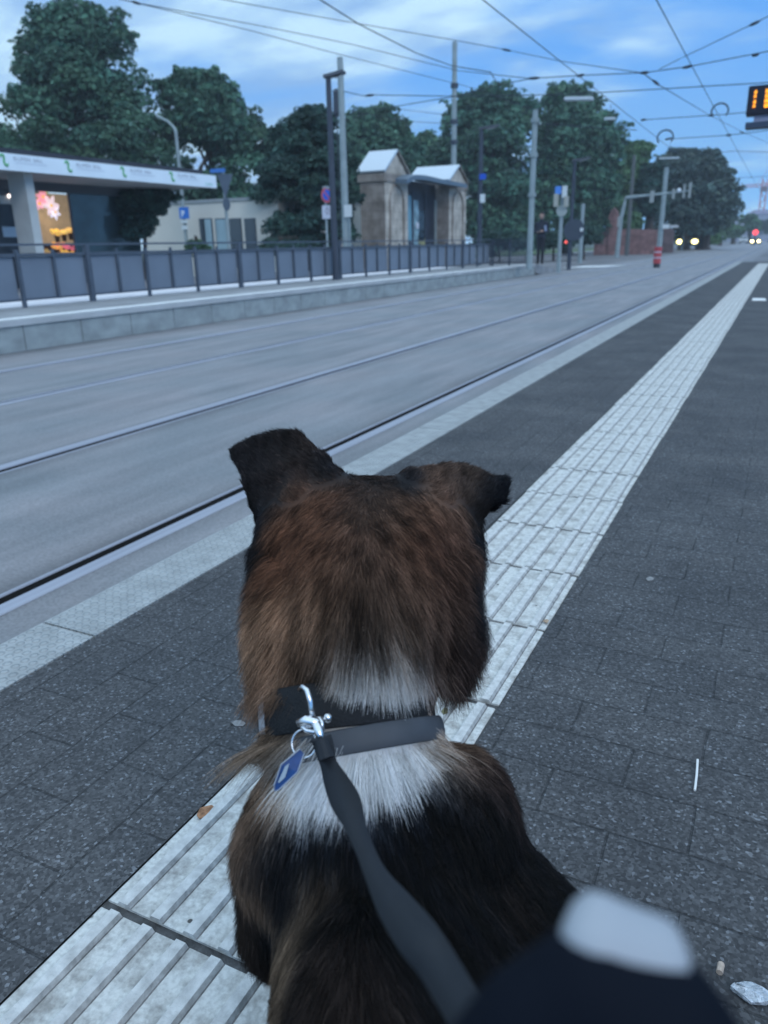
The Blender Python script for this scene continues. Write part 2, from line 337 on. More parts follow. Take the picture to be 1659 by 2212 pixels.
while y < YE:
    g.box(-1.322, -1.173, y + .003, min(y + 2 - .003, YE), ZR - .05, .002); y += 2
struct(g.build('near_kerb', KERB))
struct(G().box(-1.312, -1.171, -3, YE, ZR - .05, -.004).build('joint_bed', mat('mossy_joint', (.09, .10, .05), .95)))
# tracks
RX = [-2.245, -3.675, -5.42, -6.85]                          # groove centres
YT0, YT1 = -6, 420
edges = []
for i, x in enumerate(RX):
    edges += [(x - .10, x + .045)] if i % 2 else [(x - .045, x + .10)]
cuts = sorted([e for p in edges for e in p])
xs = [-8.13] + cuts + [-1.3225]
g = G()
for i in range(0, len(xs), 2): g.poly([(xs[i], YT0, ZR), (xs[i + 1], YT0, ZR), (xs[i + 1], YT1, ZR), (xs[i], YT1, ZR)])
struct(g.build('track_bed', TRACK))
STEEL = mat('rail_steel', (.31, .325, .38), .48, metal=.15, var=.12, vscale=6, vstretch=(6, .2, 1))
GROOVE = mat('rail_groove', (.012, .013, .014), .9)
for i, x in enumerate(RX):
    s = 1 if i % 2 == 0 else -1                              # the head lies on the outer side of each rail
    g = G(); prof = [(.10, ZR + .001), (.094, ZR + .005), (.034, ZR + .005), (.028, ZR - .003), (.024, ZR - .045), (-.022, ZR - .045), (-.028, ZR - .003), (-.032, ZR + .003), (-.042, ZR + .003), (-.045, ZR)]
    A = [g.bm.verts.new((x + s * u, YT0, z)) for u, z in prof]; B = [g.bm.verts.new((x + s * u, YT1, z)) for u, z in prof]
    for k in range(len(prof) - 1): g.bm.faces.new((A[k], A[k + 1], B[k + 1], B[k]))
    o = struct(g.build('rail', STEEL)); o.data.materials.append(GROOVE)
    for f in o.data.polygons: f.material_index = 1 if 3 <= f.index <= 5 else 0
# far platform
FPX, FPY = -8.12, 29.0
CONC = mat('wall_concrete', (.30, .34, .345), .8, var=.2, vscale=3.5, vstretch=(1, 1, 1.6), bump=.2, bscale=40)
g = G(); y = -6.0
while y < FPY:
    g.box(FPX - .5, FPX, y + .006, y + .894, ZR - .1, -.07); y += .9
struct(g.build('far_platform_wall', CONC))
struct(G().box(FPX - .45, FPX - .006, -6, FPY, ZR - .1, -.075).build('joint_bed', GROUT))
struct(G().box(FPX - .32, FPX + .03, -6, FPY, -.07, .001).build('far_kerb', mat('far_kerb_concrete', (.42, .44, .45), .8, var=.12, vscale=2)))
struct(G().poly([(FPX - .07, -6, .005), (FPX - .07, FPY, .005), (FPX - .24, FPY, .005), (FPX - .24, -6, .005)]).build('white_line', mat('white_paint', (.82, .83, .82), .6, var=.06, vscale=9)))
struct(G().box(-9.968, FPX - .32, -6, FPY, -.4, 0).build('far_platform', mat('far_paving', (.27, .28, .29), .8, var=.2, vscale=2)))
struct(G().box(-11.3, -9.97, -6, 26, -.4, .006).build('lit_back_paving', mat('lit_paving_pale', (.75, .72, .74), .8, var=.1, vscale=3)))  # pale colour paints the lit paving seen under the fence panels
struct(G().poly([(-10.2, FPY, 0), (FPX + .03, FPY, 0), (FPX + .03, FPY + 4, ZR + .004), (-10.2, FPY + 4, ZR + .004)], (0, 0, -.3)).build('far_platform_ramp', MATS['far_paving']))
# roads
struct(G().poly([(-17, -30, ZR), (-11.3, -30, ZR), (-11.3, 33, ZR), (-17, 33, ZR)]).build('road', ASPH))
struct(G().poly([(-8.131, 33, ZR), (-60, 33, ZR), (-60, 44, ZR), (-8.131, 44, ZR)]).build('road', ASPH))
struct(G().poly([(-17, 44, ZR), (-8.131, 44, ZR), (-8.131, 420, ZR), (-17, 420, ZR)]).build('road', ASPH))
struct(G().poly([(-1.3215, YE + 5, ZR), (60, YE + 5, ZR), (60, 60, ZR), (-1.3215, 60, ZR)]).build('road', ASPH))
struct(G().poly([(-1.3215, 60, ZR), (9, 60, ZR), (9, 420, ZR), (-1.3215, 420, ZR)]).build('road', ASPH))
struct(G().box(-19.5, -17, 44, 200, -.5, ZR + .12).build('sidewalk', WALK))
struct(G().box(-21, -17, -30, 33, -.5, ZR + .12).build('sidewalk', WALK))
struct(G().poly([(-19.5, 44, ZR + .07), (-19.5, 120, ZR + .07), (-30, 120, ZR + .07), (-30, 44, ZR + .07)]).build('grass_verge', mat('grass', (.07, .11, .035), .9, var=.4, vscale=3)))
struct(G().poly([(-9.0, 36.5, ZR + .006), (-7.2, 37.8, ZR + .006), (-6.6, 39.6, ZR + .006), (-8.4, 39.2, ZR + .006)]).build('white_line', MATS['white_paint']))

# ------------------------------------------------------------------ shapes grown from distance fields (dog, person)
def cap(a, b, ra, rb): return ('c', np.array(a, float), np.array(b, float), ra, rb)
def ell(c, r, ax=None): return ('e', np.array(c, float), np.array(r, float), np.eye(3) if ax is None else np.array(ax, float))
def sdf(P, prims, k=.02):
    if isinstance(prims, dict):                             # groups with their own softness, softly joined
        a, b = [sdf(P, p, q) for p, q in prims['groups']]; k = prims['join']; h = np.clip(.5 + .5 * (a - b) / k, 0, 1)
        return a * (1 - h) + b * h - k * h * (1 - h)
    d = None
    for p in prims:
        if p[0] == 'c':
            _, a, b, ra, rb = p; ba = b - a; h = np.clip(((P - a) @ ba) / max(ba @ ba, 1e-9), 0, 1)
            q = np.linalg.norm(P - a - h[..., None] * ba, axis=-1) - (ra + (rb - ra) * h)
        else:
            _, c, r, ax = p; L = (P - c) @ ax.T; k0 = np.linalg.norm(L / r, axis=-1); k1 = np.linalg.norm(L / (r * r), axis=-1) + 1e-9
            q = k0 * (k0 - 1) / k1
        if d is None: d = q
        else:
            h = np.clip(.5 + .5 * (d - q) / k, 0, 1); d = d * (1 - h) + q * h - k * h * (1 - h)
    return d
def surface(prims, lo, hi, step, k=.02):
    lo = np.array(lo, float); n = np.ceil((np.array(hi) - lo) / step).astype(int) + 1
    S = np.empty(n, np.float32)
    gy, gz = np.meshgrid(np.arange(n[1]), np.arange(n[2]), indexing='ij')
    for i in range(n[0]):
        P = np.stack([np.full(gy.shape, i), gy, gz], -1) * step + lo
        S[i] = sdf(P, prims, k)
    sg = S < 0
    nc = n - 1
    cnt = np.zeros(nc, np.int8); acc = np.zeros((*nc, 3), np.float32)
    corners = [(a, b, c) for a in (0, 1) for b in (0, 1) for c in (0, 1)]
    sl = lambda c: S[c[0]:c[0] + nc[0], c[1]:c[1] + nc[1], c[2]:c[2] + nc[2]]
    for a in corners:
        for ax in range(3):
            if a[ax] == 0:
                b = list(a); b[ax] = 1
                va, vb = sl(a), sl(b); cross = (va < 0) != (vb < 0)
                t = np.where(cross, va / np.where(va == vb, 1, va - vb), 0)
                for q in range(3): acc[..., q] += np.where(cross, a[q] + (t if q == ax else 0), 0)
                cnt += cross
    m = cnt > 0; idx = -np.ones(nc, np.int64); idx[m] = np.arange(m.sum())
    V = (np.argwhere(m) + acc[m] / cnt[m][:, None]) * step + lo
    F = []
    for ax in range(3):
        u, v = (ax + 1) % 3, (ax + 2) % 3
        s0 = [slice(1, -1)] * 3; s0[ax] = slice(0, -1); s1 = list(s0); s1[ax] = slice(1, None)
        ch = sg[tuple(s0)] != sg[tuple(s1)]; E = np.argwhere(ch)
        off = np.ones(3, int); off[ax] = 0; E = E + off
        ins = sg[E[:, 0], E[:, 1], E[:, 2]]
        def cell(du, dv):
            c = E.copy(); c[:, u] -= du; c[:, v] -= dv; return idx[c[:, 0], c[:, 1], c[:, 2]]
        Q = np.stack([cell(1, 1), cell(0, 1), cell(0, 0), cell(1, 0)], 1)
        Q[~ins] = Q[~ins][:, ::-1]; F.append(Q)
    return V, np.concatenate(F)
def grad(P, prims, k=.02, e=.002):
    g_ = np.stack([sdf(P + d, prims, k) - sdf(P - d, prims, k) for d in np.eye(3) * e], -1)
    return g_ / (np.linalg.norm(g_, axis=-1, keepdims=True) + 1e-9)


# ------------------------------------------------------------------ fence on the far platform
DARK = mat('dark_paint_steel', (.05, .062, .085), .5, var=.1, vscale=5)
GALV = mat('galvanised_steel', (.30, .36, .37), .55, metal=.2, var=.12, vscale=3)
FDARK = mat('fence_paint_steel', (.075, .095, .125), .5, var=.1, vscale=5)
PANEL = mat('fence_panel_grey', (.165, .20, .25), .42, var=.12, vscale=1.2)
fence = thing('platform_fence', (-9.8, 12, 0), 'long grey panel fence with dark posts and double top rail along the far platform', 'fence')
def fx(y): return -9.87 + (y - 3) * .0075 if y < 12 else -9.8 + (y - 12) * .031
ys = [4.2 + 1.297 * k for k in range(19)]                      # posts
for i, y in enumerate(ys):
    big = i % 3 == 1; w = .075 if big else .048
    G().box(fx(y) - w / 2, fx(y) + w / 2, y - w / 2, y + w / 2, -.02, .86 if big else .80).build('post', FDARK, fence)
    if i + 1 < len(ys):
        y2 = ys[i + 1]; a, b = y + .05, y2 - .05; m_ = (a + b) / 2
        p = G()
        p.poly([(fx(a) - .035, a, .12), (fx(b) - .035, b, .12), (fx(b) - .035, b, .70), (fx(a) - .035, a, .70)], (-.012, 0, 0)).build('panel', PANEL, fence)
        G().box(fx(m_) - .028, fx(m_) + .004, m_ - .022, m_ + .022, .09, .80).build('mullion', FDARK, fence)
r = G()
for a, b in zip(ys[:-1], ys[1:]):
    r.beam((fx(a), a, .865), (fx(b), b, .865), .05, .03).beam((fx(a) - .01, a, .725), (fx(b) - .01, b, .725), .035, .045).beam((fx(a) - .03, a, .105), (fx(b) - .03, b, .105), .03, .03)
r.build('rail', FDARK, fence)
# open railing closing the platform end
rail = thing('end_railing', (-8.5, 27.2, 0), 'open dark bar railing between the fence end and the pale mast', 'railing')
e0, e1 = Vector((fx(ys[-1]) + .06, ys[-1] + .06, 0)), Vector((-7.80, 26.9, 0))
b = G(); 
for k in range(23):
    p = e0.lerp(e1, k / 22); b.beam(p + Vector((0, 0, .1)), p + Vector((0, 0, .80)), .02)
b.build('bars', DARK, rail)
t_ = G()
for z in (.1, .80, .87): t_.beam(e0 + Vector((0, 0, z)), e1 + Vector((0, 0, z)), .04, .03)
for k in (0, .5, 1): p = e0.lerp(e1, k); t_.beam(p, p + Vector((0, 0, .87)), .05)
t_.build('frame', DARK, rail)

# ------------------------------------------------------------------ flower kiosk
KX = -18.0
k = thing('flower_kiosk', (-20, 16, ZR), 'flower kiosk with flat overhanging roof, white lettered fascia and warm lit shop window', 'kiosk')
za, zb = at(0, 366, X=KX).z, at(0, 329, X=KX).z
kyE = at(467.5, 395, X=KX).y; kyS = 6.0
SOFF = mat('soffit_grey', (.55, .56, .57), .8, var=.1, vscale=1)
ROOFD = mat('roof_edge_dark', (.035, .04, .055), .7, var=.2, vscale=1)
G().box(-23.6, KX - .06, kyS, kyE - .03, za + .03, zb - .02).build('canopy', SOFF, k)
FASC = mat('white_fascia', (.80, .90, .97), .5, var=.04, vscale=1)
G().box(KX - .058, KX, kyS, kyE, za, zb).build('fascia', FASC, k)
G().box(-23.7, KX - .25, kyS, kyE - .4, zb - .018, zb + .16).build('roof', ROOFD, k)
INK = mat('grey_lettering', (.42, .47, .54), .6); GREEN = mat('green_emblem', (.10, .42, .16), .6); INKP = mat('pale_lettering', (.62, .70, .78), .6); GRN2 = mat('teal_lettering', (.30, .62, .55), .6)
hF = zb - za
for ex, tx in ((8, 46), (266 / 1, 296), (147, 162), (371, 390)):
    pe = at(ex, 347 + (ex - 8) * .098, X=KX + .004); zc = (za + zb) / 2 + .02
    # emblem: a leafy S swirl
    sw = [(-.01, .135), (-.075, .115), (-.085, .06), (-.03, .035), (.02, 0), (.0, -.05), (.055, -.075), (.085, -.03), (.04, -.12), (-.03, -.135)]
    e_ = G()
    pts_ = [Vector((KX + .006, pe.y + a * .9, zc + b_)) for a, b_ in sw[:6]] 
    e_.tube([Vector((KX + .004, pe.y + a, zc + b_)) for a, b_ in ((-.10, .07), (-.06, .13), (.0, .12), (.02, .05), (.0, -.03), (.03, -.10), (.09, -.12), (.12, -.06))], [.012, .028, .034, .026, .024, .034, .03, .012], 8)
    e_.build('emblem', GREEN, k)
    pt_ = at(tx - 8 if tx < 60 else tx, 347, X=KX + .002)
    y0 = pe.y + .30
    for wd, dy in (('BLUMEN', 0), ('BALL', .62)): text('lettering', wd, (KX + .004, y0 + dy, zc + .025), (0, 1, 0), (0, 0, 1), .14, INK, k, .002)
    G().box(KX + .003, KX + .006, y0 + .03, y0 + 1.05, zc - .04, zc - .015).build('small_print_line', INKP, k)
text('lettering', 'Central', (KX + .004, kyE - .62, za + .07), (0, 1, 0), (0, 0, 1), .13, GRN2, k, .002)
# columns and shop front
COLM = mat('column_concrete', (.52, .55, .54), .8, var=.1, vscale=2)
p0, p1 = at(37, 470, X=-18.9).y, at(84, 470, X=-18.45).y
G().box(-19.1, -18.45, p0 + .06, p1, ZR, za + .028).build('column', COLM, k)
FX = -20.6                                                     # glass line
w0, w1 = at(78, 480, X=FX).y, at(300, 480, X=FX).y
FR = mat('shop_frame', (.09, .10, .12), .5)
wz1 = at(100, 414, X=FX).z
G().box(FX - .1, FX + .04, kyS, w1 + .1, wz1, za + .028).build('header', FR, k)
G().box(FX - .1, FX + .04, w0 - .12, w0, ZR, wz1 - .002).build('frame', FR, k)
G().box(FX - .1, FX + .04, kyS, w0 - .125, ZR, wz1 - .002).build('dark_shopfront', mat('dark_shopfront', (.035, .04, .05), .25, var=.5, vscale=2), k)
for (x0, y0, x1, y1, m_) in ((0, 425, 45, 440, COLM), (8, 490, 42, 512, 'n'), (50, 498, 70, 538, 'n'), (14, 418, 26, 428, 'lamp')):
    a, b = at(x0, y1, X=FX + .05), at(x1, y0, X=FX + .05)
    mm = m_ if not isinstance(m_, str) else mat('notice_paper', (.5, .6, .68), .6) if m_ == 'n' else mat('spot_lamp', (.9, .8, .8), .4, emit=(1, .85, .8), estr=3)
    if m_ == 'lamp': G().ball(at(20, 423, X=FX + .1), .05).build('spot_lamp', mm, k, smooth=True)
    else: G().box(FX + .045, FX + .06, a.y, b.y, a.z, b.z).build('notice' if m_ == 'n' else 'blind', mm, k)
WARM = mat('glowing_back_wall', (.36, .29, .20), .8, var=.5, vscale=2.2, emit=(.50, .38, .25), estr=.42)  # shop lamplight is put into the wall as its own glow
wm = at(158, 480, X=-22.4).y
G().box(-22.6, -22.4, w0 - .3, wm, ZR, wz1 + .1).build('back_wall', WARM, k)
G().box(-22.6, -22.42, wm + .005, w1 + .3, ZR, wz1 + .1).build('back_wall', mat('dim_back_wall', (.07, .10, .11), .7, var=.6, vscale=1.5), k)
G().box(-22.4, FX - .1, w0 - .3, w1 + .3, ZR, ZR + .15).build('shop_floor', FR, k)
G().box(FX - .04, FX - .03, at(159, 480, X=FX).y, w1, ZR + .2, wz1 - .003).build('shop_window', mat('dark_glass', (.03, .055, .065), .08, var=.6, vscale=1.2, spec=.6), k)
G().box(FX - .06, FX, at(157, 480, X=FX).y - .03, at(157, 480, X=FX).y + .03, ZR + .2, wz1 - .003).build('frame', FR, k)
# picture of pink and white lilies glowing in the window
lil = thing('flower_poster', at(98, 440, X=FX - .3), 'glowing cut-out picture of pink and white lilies hanging in the shop window', 'poster')
def petal(g, c, ang, L, w):
    u = Vector((0, math.cos(ang), math.sin(ang))); v = Vector((0, -math.sin(ang), math.cos(ang)))
    g.poly([c, c + u * L * .35 + v * w, c + u * L * .75 + v * w * .7, c + u * L, c + u * L * .75 - v * w * .7, c + u * L * .35 - v * w], (-.01, 0, 0))
for (px, py, L, colr, off) in ((110, 444, .34, (.95, .72, .75), 0), (92, 425, .27, (.95, .35, .42), .02), (118, 458, .26, (.85, .8, .92), .04), (84, 440, .2, (.9, .45, .55), .06)):
    c = at(px, py, X=FX - .3 - off); g = G()
    for q in range(6): petal(g, c + Vector((.002 * q, 0, 0)), q * math.pi / 3 + px, L, L * .24)
    g.build('petals', mat('petal_%d' % px, colr, .6, emit=colr, estr=.85), lil)
    G().ball(c + Vector((.03, 0, 0)), .045).build('flower_heart', mat('flower_heart', (.9, .55, .12), .6, emit=(.9, .5, .1), estr=.8), lil)
g = G()
for q in range(3): petal(g, at(96, 418, X=FX - .36), .6 + q * .5, .3, .06)
g.build('leaves', mat('lime_leaves', (.35, .6, .08), .6, emit=(.4, .65, .1), estr=.6), lil)
# bouquets on the sales counter
FLW = [(122, 503, .16, (.95, .62, .14)), (137, 501, .14, (.95, .66, .2)), (151, 498, .12, (.9, .6, .2)), (118, 532, .15, (.95, .45, .12)), (133, 530, .14, (.9, .32, .2)), (146, 533, .13, (.8, .2, .3)), (160, 536, .12, (.55, .15, .25)), (135, 545, .13, (.95, .55, .12)), (150, 546, .12, (.9, .5, .1)), (98, 545, .12, (.45, .3, .12)), (210, 496, .14, (.30, .25, .22)), (226, 540, .12, (.25, .27, .26)), (250, 535, .13, (.22, .25, .27)), (268, 540, .12, (.2, .2, .22))]
ctr = thing('flower_counter', at(150, 560, X=FX - .8), 'stepped counter crowded with potted flowers behind the shop window', 'counter')
ca, cb_ = at(92, 540, X=FX - .9).y, at(285, 540, X=FX - .9).y
G().box(FX - 1.3, FX - .5, ca, cb_, ZR + .16, .45).build('counter_top', mat('counter_wood', (.06, .05, .045), .7), ctr)
G().box(FX - 1.5, FX - 1.305, ca, wm, ZR + .16, 1.0).build('back_shelf', MATS['counter_wood'], ctr)
for i, (px, py, r, c) in enumerate(FLW):
    pos = at(px, py, X=FX - (.7 if py > 520 else 1.35)); bq = thing('bouquet', pos, '', 'flowers', 'bouquets behind the shop window')
    kind = 'yellow' if c[1] > .52 and c[0] > .8 else 'orange' if c[0] > .88 and c[1] > .4 else 'red and pink' if c[0] > .5 else 'dim brownish'
    bq['label'] = '%s flowers in the shop window, %s' % (kind, ['leftmost upper', 'middle upper', 'right upper', 'leftmost lower', 'second lower', 'third lower', 'right lower', 'low front', 'low right front', 'far left low', 'tall one standing alone', 'first of the unlit ones', 'second of the unlit ones', 'last of the unlit ones'][i])
    g = G()
    for q in range(9): g.ball(pos + Vector((random.uniform(-.1, .1), random.uniform(-1, 1) * r, random.uniform(-.5, .5) * r)), random.uniform(.04, .075), 7)
    lit = i < 10  # lit blooms glow in their own colour, standing in for shop light
    g.build('blooms', mat('bloom_%d' % i, c, .7, emit=c if lit else None, estr=.55), bq, smooth=True)
    G().tube([pos + Vector((0, 0, -.3)), pos + Vector((0, 0, -.08))], [.06, .09], 8).build('pot', mat('pot_brown', (.07, .05, .04), .8), bq)
# the warm light of the shop: a ceiling lamp above the counter
al = bpy.data.lights.new('shop_lamp', 'AREA'); al.energy = 16; al.color = (1, .76, .5); al.size = 1.4
ao = bpy.data.objects.new('shop_lamp', al); C.objects.link(ao); ao.location = (-21.6, (w0 + wm) / 2, wz1 - .05)

# ------------------------------------------------------------------ low beige building behind the kiosk
BG_ = mat('beige_render', (.66, .63, .56), .85, var=.06, vscale=.8)
BY = 30.0
hb_ = thing('beige_building', (-23, 33, ZR), 'low flat beige building with four narrow tall windows beside the kiosk', 'building')
bx0, bx1, bzt = at(300, 440, Y=BY).x, at(600, 450, Y=BY).x, at(522, 427, Y=BY).z
G().box(bx0, bx1, BY, BY + 9, ZR - .1, bzt - .12).build('wall', BG_, hb_)
G().box(bx0 - .05, bx1 + .05, BY - .06, BY + 9.05, bzt - .118, bzt).build('roof', mat('grey_roof_edge', (.33, .35, .36), .7), hb_)
GLS = mat('window_glass', (.035, .05, .065), .08, spec=.7); GLP = mat('pale_curtain_glass', (.30, .42, .47), .25, var=.2, vscale=2, vstretch=(4, 1, .3))
for (a, b, pale) in ((437, 458, .5), (471, 493, 1), (501, 521, .3), (533, 552, 0)):
    q0, q1 = at(a, 545, Y=BY), at(b, 471, Y=BY)
    fr_ = G().box(q0.x, q1.x, BY - .03, BY - .003, ZR + .3, q1.z).build('window', mat('window_frame', (.06, .08, .1), .5), hb_)
    n = 2
    G().box(q0.x + .05, q1.x - .05, BY - .042, BY - .031, ZR + .35, q1.z - .05).build('pane', GLP if pale == 1 else GLS, hb_)
    if pale == .5: G().box(q0.x + .32, q1.x - .05, BY - .047, BY - .043, ZR + .35, q1.z - .05).build('curtain', GLP, hb_)

# ------------------------------------------------------------------ sandstone gate with canopy
GX = -17.0
def stone(name, col):
    m = mat(name, col, .85, bump=.4, bscale=20); t = m.node_tree; L = t.links.new; b = t.nodes['Principled BSDF']; new = t.nodes.new
    co_ = new('ShaderNodeTexCoord'); s = new('ShaderNodeSeparateXYZ'); L(co_.outputs['Object'], s.inputs[0]); ad_ = new('ShaderNodeMath'); L(s.outputs[0], ad_.inputs[0]); L(s.outputs[1], ad_.inputs[1])
    cb2 = new('ShaderNodeCombineXYZ'); L(ad_.outputs[0], cb2.inputs[0]); L(s.outputs[2], cb2.inputs[1])
    br = new('ShaderNodeTexBrick'); L(cb2.outputs[0], br.inputs['Vector']); br.inputs['Scale'].default_value = 1; br.inputs['Brick Width'].default_value = .8; br.inputs['Row Height'].default_value = .38; br.inputs['Mortar Size'].default_value = .012
    br.inputs['Color1'].default_value = (*[c * .9 for c in col], 1); br.inputs['Color2'].default_value = (*[c * 1.08 for c in col], 1); br.inputs['Mortar'].default_value = (*[c * .75 for c in col], 1)
    n = new('ShaderNodeTexNoise'); L(co_.outputs['Object'], n.inputs['Vector']); n.inputs['Scale'].default_value = 2.2; n.inputs['Detail'].default_value = 6
    r_ = new('ShaderNodeValToRGB'); L(n.outputs[0], r_.inputs[0]); r_.color_ramp.elements[0].position = .3; r_.color_ramp.elements[0].color = (.6, .58, .56, 1); r_.color_ramp.elements[1].position = .7; r_.color_ramp.elements[1].color = (1.2, 1.2, 1.2, 1)
    m2 = new('ShaderNodeMix'); m2.data_type = 'RGBA'; m2.blend_type = 'MULTIPLY'; m2.inputs['Factor'].default_value = 1; L(br.outputs['Color'], m2.inputs['A']); L(r_.outputs[0], m2.inputs['B']); L(m2.outputs['Result'], b.inputs['Base Color'])
    return m
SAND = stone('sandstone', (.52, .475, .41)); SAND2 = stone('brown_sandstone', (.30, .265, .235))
LEAD = mat('pale_metal_roof', (.55, .62, .68), .35, metal=.35)
gate = thing('gate_building', (GX - 1.5, 40, ZR), 'old sandstone gateway of two gabled pillars joined by a curved grey canopy', 'gateway')
def pillar(ya, yb, zc, zp, dep):
    m_ = (ya + yb) / 2
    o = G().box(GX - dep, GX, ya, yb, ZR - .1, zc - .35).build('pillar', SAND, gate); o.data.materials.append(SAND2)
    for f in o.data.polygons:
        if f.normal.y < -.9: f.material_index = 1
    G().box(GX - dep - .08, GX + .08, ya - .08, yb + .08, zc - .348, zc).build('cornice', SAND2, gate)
    g = G(); g.poly([(GX, ya, zc + .002), (GX, yb, zc + .002), (GX, m_, zp - .1)], (-dep, 0, 0)); g.build('gable', SAND, gate)
    for s in (ya - .12, yb + .12):
        d = (Vector((0, m_, zp)) - Vector((0, s, zc + .02))); n = Vector((0, -d.z, d.y)).normalized() * .09 * (1 if s < m_ else -1)
        a, b = Vector((GX + .10, s, zc + .03)), Vector((GX + .10, m_, zp))
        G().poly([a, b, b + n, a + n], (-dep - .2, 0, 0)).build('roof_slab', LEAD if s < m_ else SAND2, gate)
    # blind arch with raised border, on the street face
    g = G(); cy, r_ = m_ - (yb - ya) * .02, (yb - ya) * .30; zt = zc - 1.25
    arc = [Vector((GX + .03, cy - r_, ZR))] + [Vector((GX + .03, cy - r_ * math.cos(math.pi * q / 10), zt + r_ * math.sin(math.pi * q / 10))) for q in range(11)] + [Vector((GX + .03, cy + r_, ZR))]
    g.tube(arc, .06, 6); g.build('arch_moulding', SAND2, gate)
pa = at(831, 400, X=GX).y; pb = at(880.5, 400, X=GX).y; pc = at(970, 420, X=GX).y; pd = at(1007, 420, X=GX).y
zc1, zp1 = at(880, 381, X=GX).z, at(862, 328, X=GX).z
dep = GX - at(779, 450, Y=pa).x
pillar(pa, pb, zc1, zp1, min(dep, 3.0)); pillar(pc, pd, at(1007, 398, X=GX).z, at(985, 358, X=GX).z, 2.4)
# canopy: a gentle arc between the pillars, thick rounded front edge
g = G(); n = 14; prev = None; SL = mat('slate_canopy', (.12, .17, .22), .5, var=.1, vscale=1)
EDG = [(880, 387), (887, 382.5), (895, 379), (905, 377.5), (918, 378.5), (935, 382), (955, 387), (980, 391.5), (998, 395), (1009, 397.5)]
n = len(EDG) - 1
for q, (px, py) in enumerate(EDG):
    e = at(px, py, X=GX + .7); y, zt = e.y, e.z - .16
    cur = [Vector((x, y, z)) for x, z in ((GX + .7, zt - .05), (GX + .7, zt + .16), (GX - .6, zt + .26), (GX - .6, zt + .10))]
    vs = [g.bm.verts.new(v) for v in cur]
    if prev:
        for w in range(4): g.bm.faces.new((prev[w], prev[(w + 1) % 4], vs[(w + 1) % 4], vs[w]))
    else: g.bm.faces.new(vs)
    prev = vs
g.bm.faces.new(prev); g.build('canopy', SL, gate)
gx = GX - .75
zg = zc1 - .55
def gp(a, b, z0, z1, name, m_, off=0): G().box(gx - .06 + off, gx + off, at(a, 450, X=gx).y, at(b, 450, X=gx).y, z0, z1).build(name, m_, gate)
gp(878, 972, ZR, zg + .5, 'dark_interior', mat('gate_dark', (.025, .03, .045), .5, var=.4, vscale=1.5), -.05)
gp(880, 889, ZR, zg - .2, 'glass_panel', mat('teal_glass', (.16, .34, .42), .2, var=.3, vscale=2, vstretch=(1, 1, .4)))
gp(893, 904, ZR, zg - .4, 'glass_panel', mat('pale_teal_glass', (.25, .38, .42), .25, var=.5, vscale=3))
gp(904, 917, zg - 2.4, zg - .9, 'glass_panel', mat('dark_pane', (.03, .05, .07), .2, var=.5, vscale=3))
gp(903, 918, ZR, zg - 2.3, 'yellow_board', mat('ochre_board', (.33, .32, .15), .7, var=.12, vscale=2))
gp(939, 943, ZR, zg - .3, 'door_post', GALV, .03); gp(889.5, 892.5, ZR, zg, 'door_post', DARK, .03); gp(918.5, 920.5, ZR, zg, 'door_post', DARK, .03)
G().disc(at(902, 487, X=gx + .06), (1, 0, 0), .17, .03).build('round_lamp', mat('white_globe', (.75, .78, .85), .5), gate)

# ------------------------------------------------------------------ masts, lamps, signs
def post(g, x, y, z0, z1, r0, r1=None): g.tube([(x, y, z0), (x, y, z1)], [r0, r1 or r0], 10); return g
def zat(px, py, x=None, y=None): return at(px, py, X=x).z if x is not None else at(px, py, Y=y).z
def plate(name, parent, x0, y0, x1, y1, Y, m_, th=.02):
    a, b = at(x0, y1, Y=Y), at(x1, y0, Y=Y); return G().box(a.x, b.x, Y - th, Y, a.z, b.z).build(name, m_, parent)
# tall pale mast with tension weight and white box
MY = 28.2; mx = at(742, 350, Y=MY).x
M1 = thing('catenary_mast', (mx, MY, ZR), 'tall pale steel overhead line mast with hanging dark tension weight and white box', 'mast')
zt = zat(735, 124, y=MY); post(G(), mx, MY, ZR, zt, .155, .115).build('pole', GALV, M1)
g = G(); w0_, w1_ = at(726, 192, Y=MY), at(727, 256, Y=MY); g.tube([w0_, w0_.lerp(w1_, .12), w0_.lerp(w1_, .85), w1_], [.05, .13, .13, .04], 10); g.tube([w1_, (w1_.x, MY, ZR + 1.2)], .02, 6); g.build('tension_weight', DARK, M1)
g = G(); za_ = at(738, 200, Y=MY); g.beam((mx, MY, za_.z), (mx - .35, MY, za_.z + .1), .06); g.build('bracket', DARK, M1)
plate('box', M1, 744, 442, 760, 469, MY - .2, mat('white_enamel', (.68, .72, .72), .5))
g = G(); post(g, at(756, 500, Y=MY - .1).x, MY - .1, ZR, zat(756, 470, y=MY), .035).build('cable_pipe', GALV, M1)
# second tall mast behind the gateway
MY2 = 50.0; mx2 = at(981, 250, Y=MY2).x
M2 = thing('catenary_mast', (mx2, MY2, ZR), 'tallest pale steel mast, rising behind the right pillar of the sandstone gateway', 'mast')
post(G(), mx2, MY2, ZR, zat(983, 90, y=MY2), .19, .15).build('pole', GALV, M2)
g = G()
for py in (190, 268, 312): g.tube([(mx2, MY2, zat(982, py, y=MY2)), (mx2, MY2, zat(982, py, y=MY2) + .25)], .24, 10)
g.build('clamp', DARK, M2)
# mast at the platform end
M3 = thing('catenary_mast', (-7.61, 26.54, 0), 'pale mast at the end of the open bar railing, behind the waiting person', 'mast')
post(G(), -7.61, 26.54, -.1, zat(1155, 238, y=26.54), .10, .085).build('pole', GALV, M3)
g = G()
for py in (265, 340, 425): z = zat(1153, py, y=26.54); g.tube([(-7.61, 26.54, z), (-7.61, 26.54, z + .12)], .135, 10)
z = zat(1160, 268, y=26.54); g.ball((-7.45, 26.54, z), .05); g.build('clamp', GALV, M3)
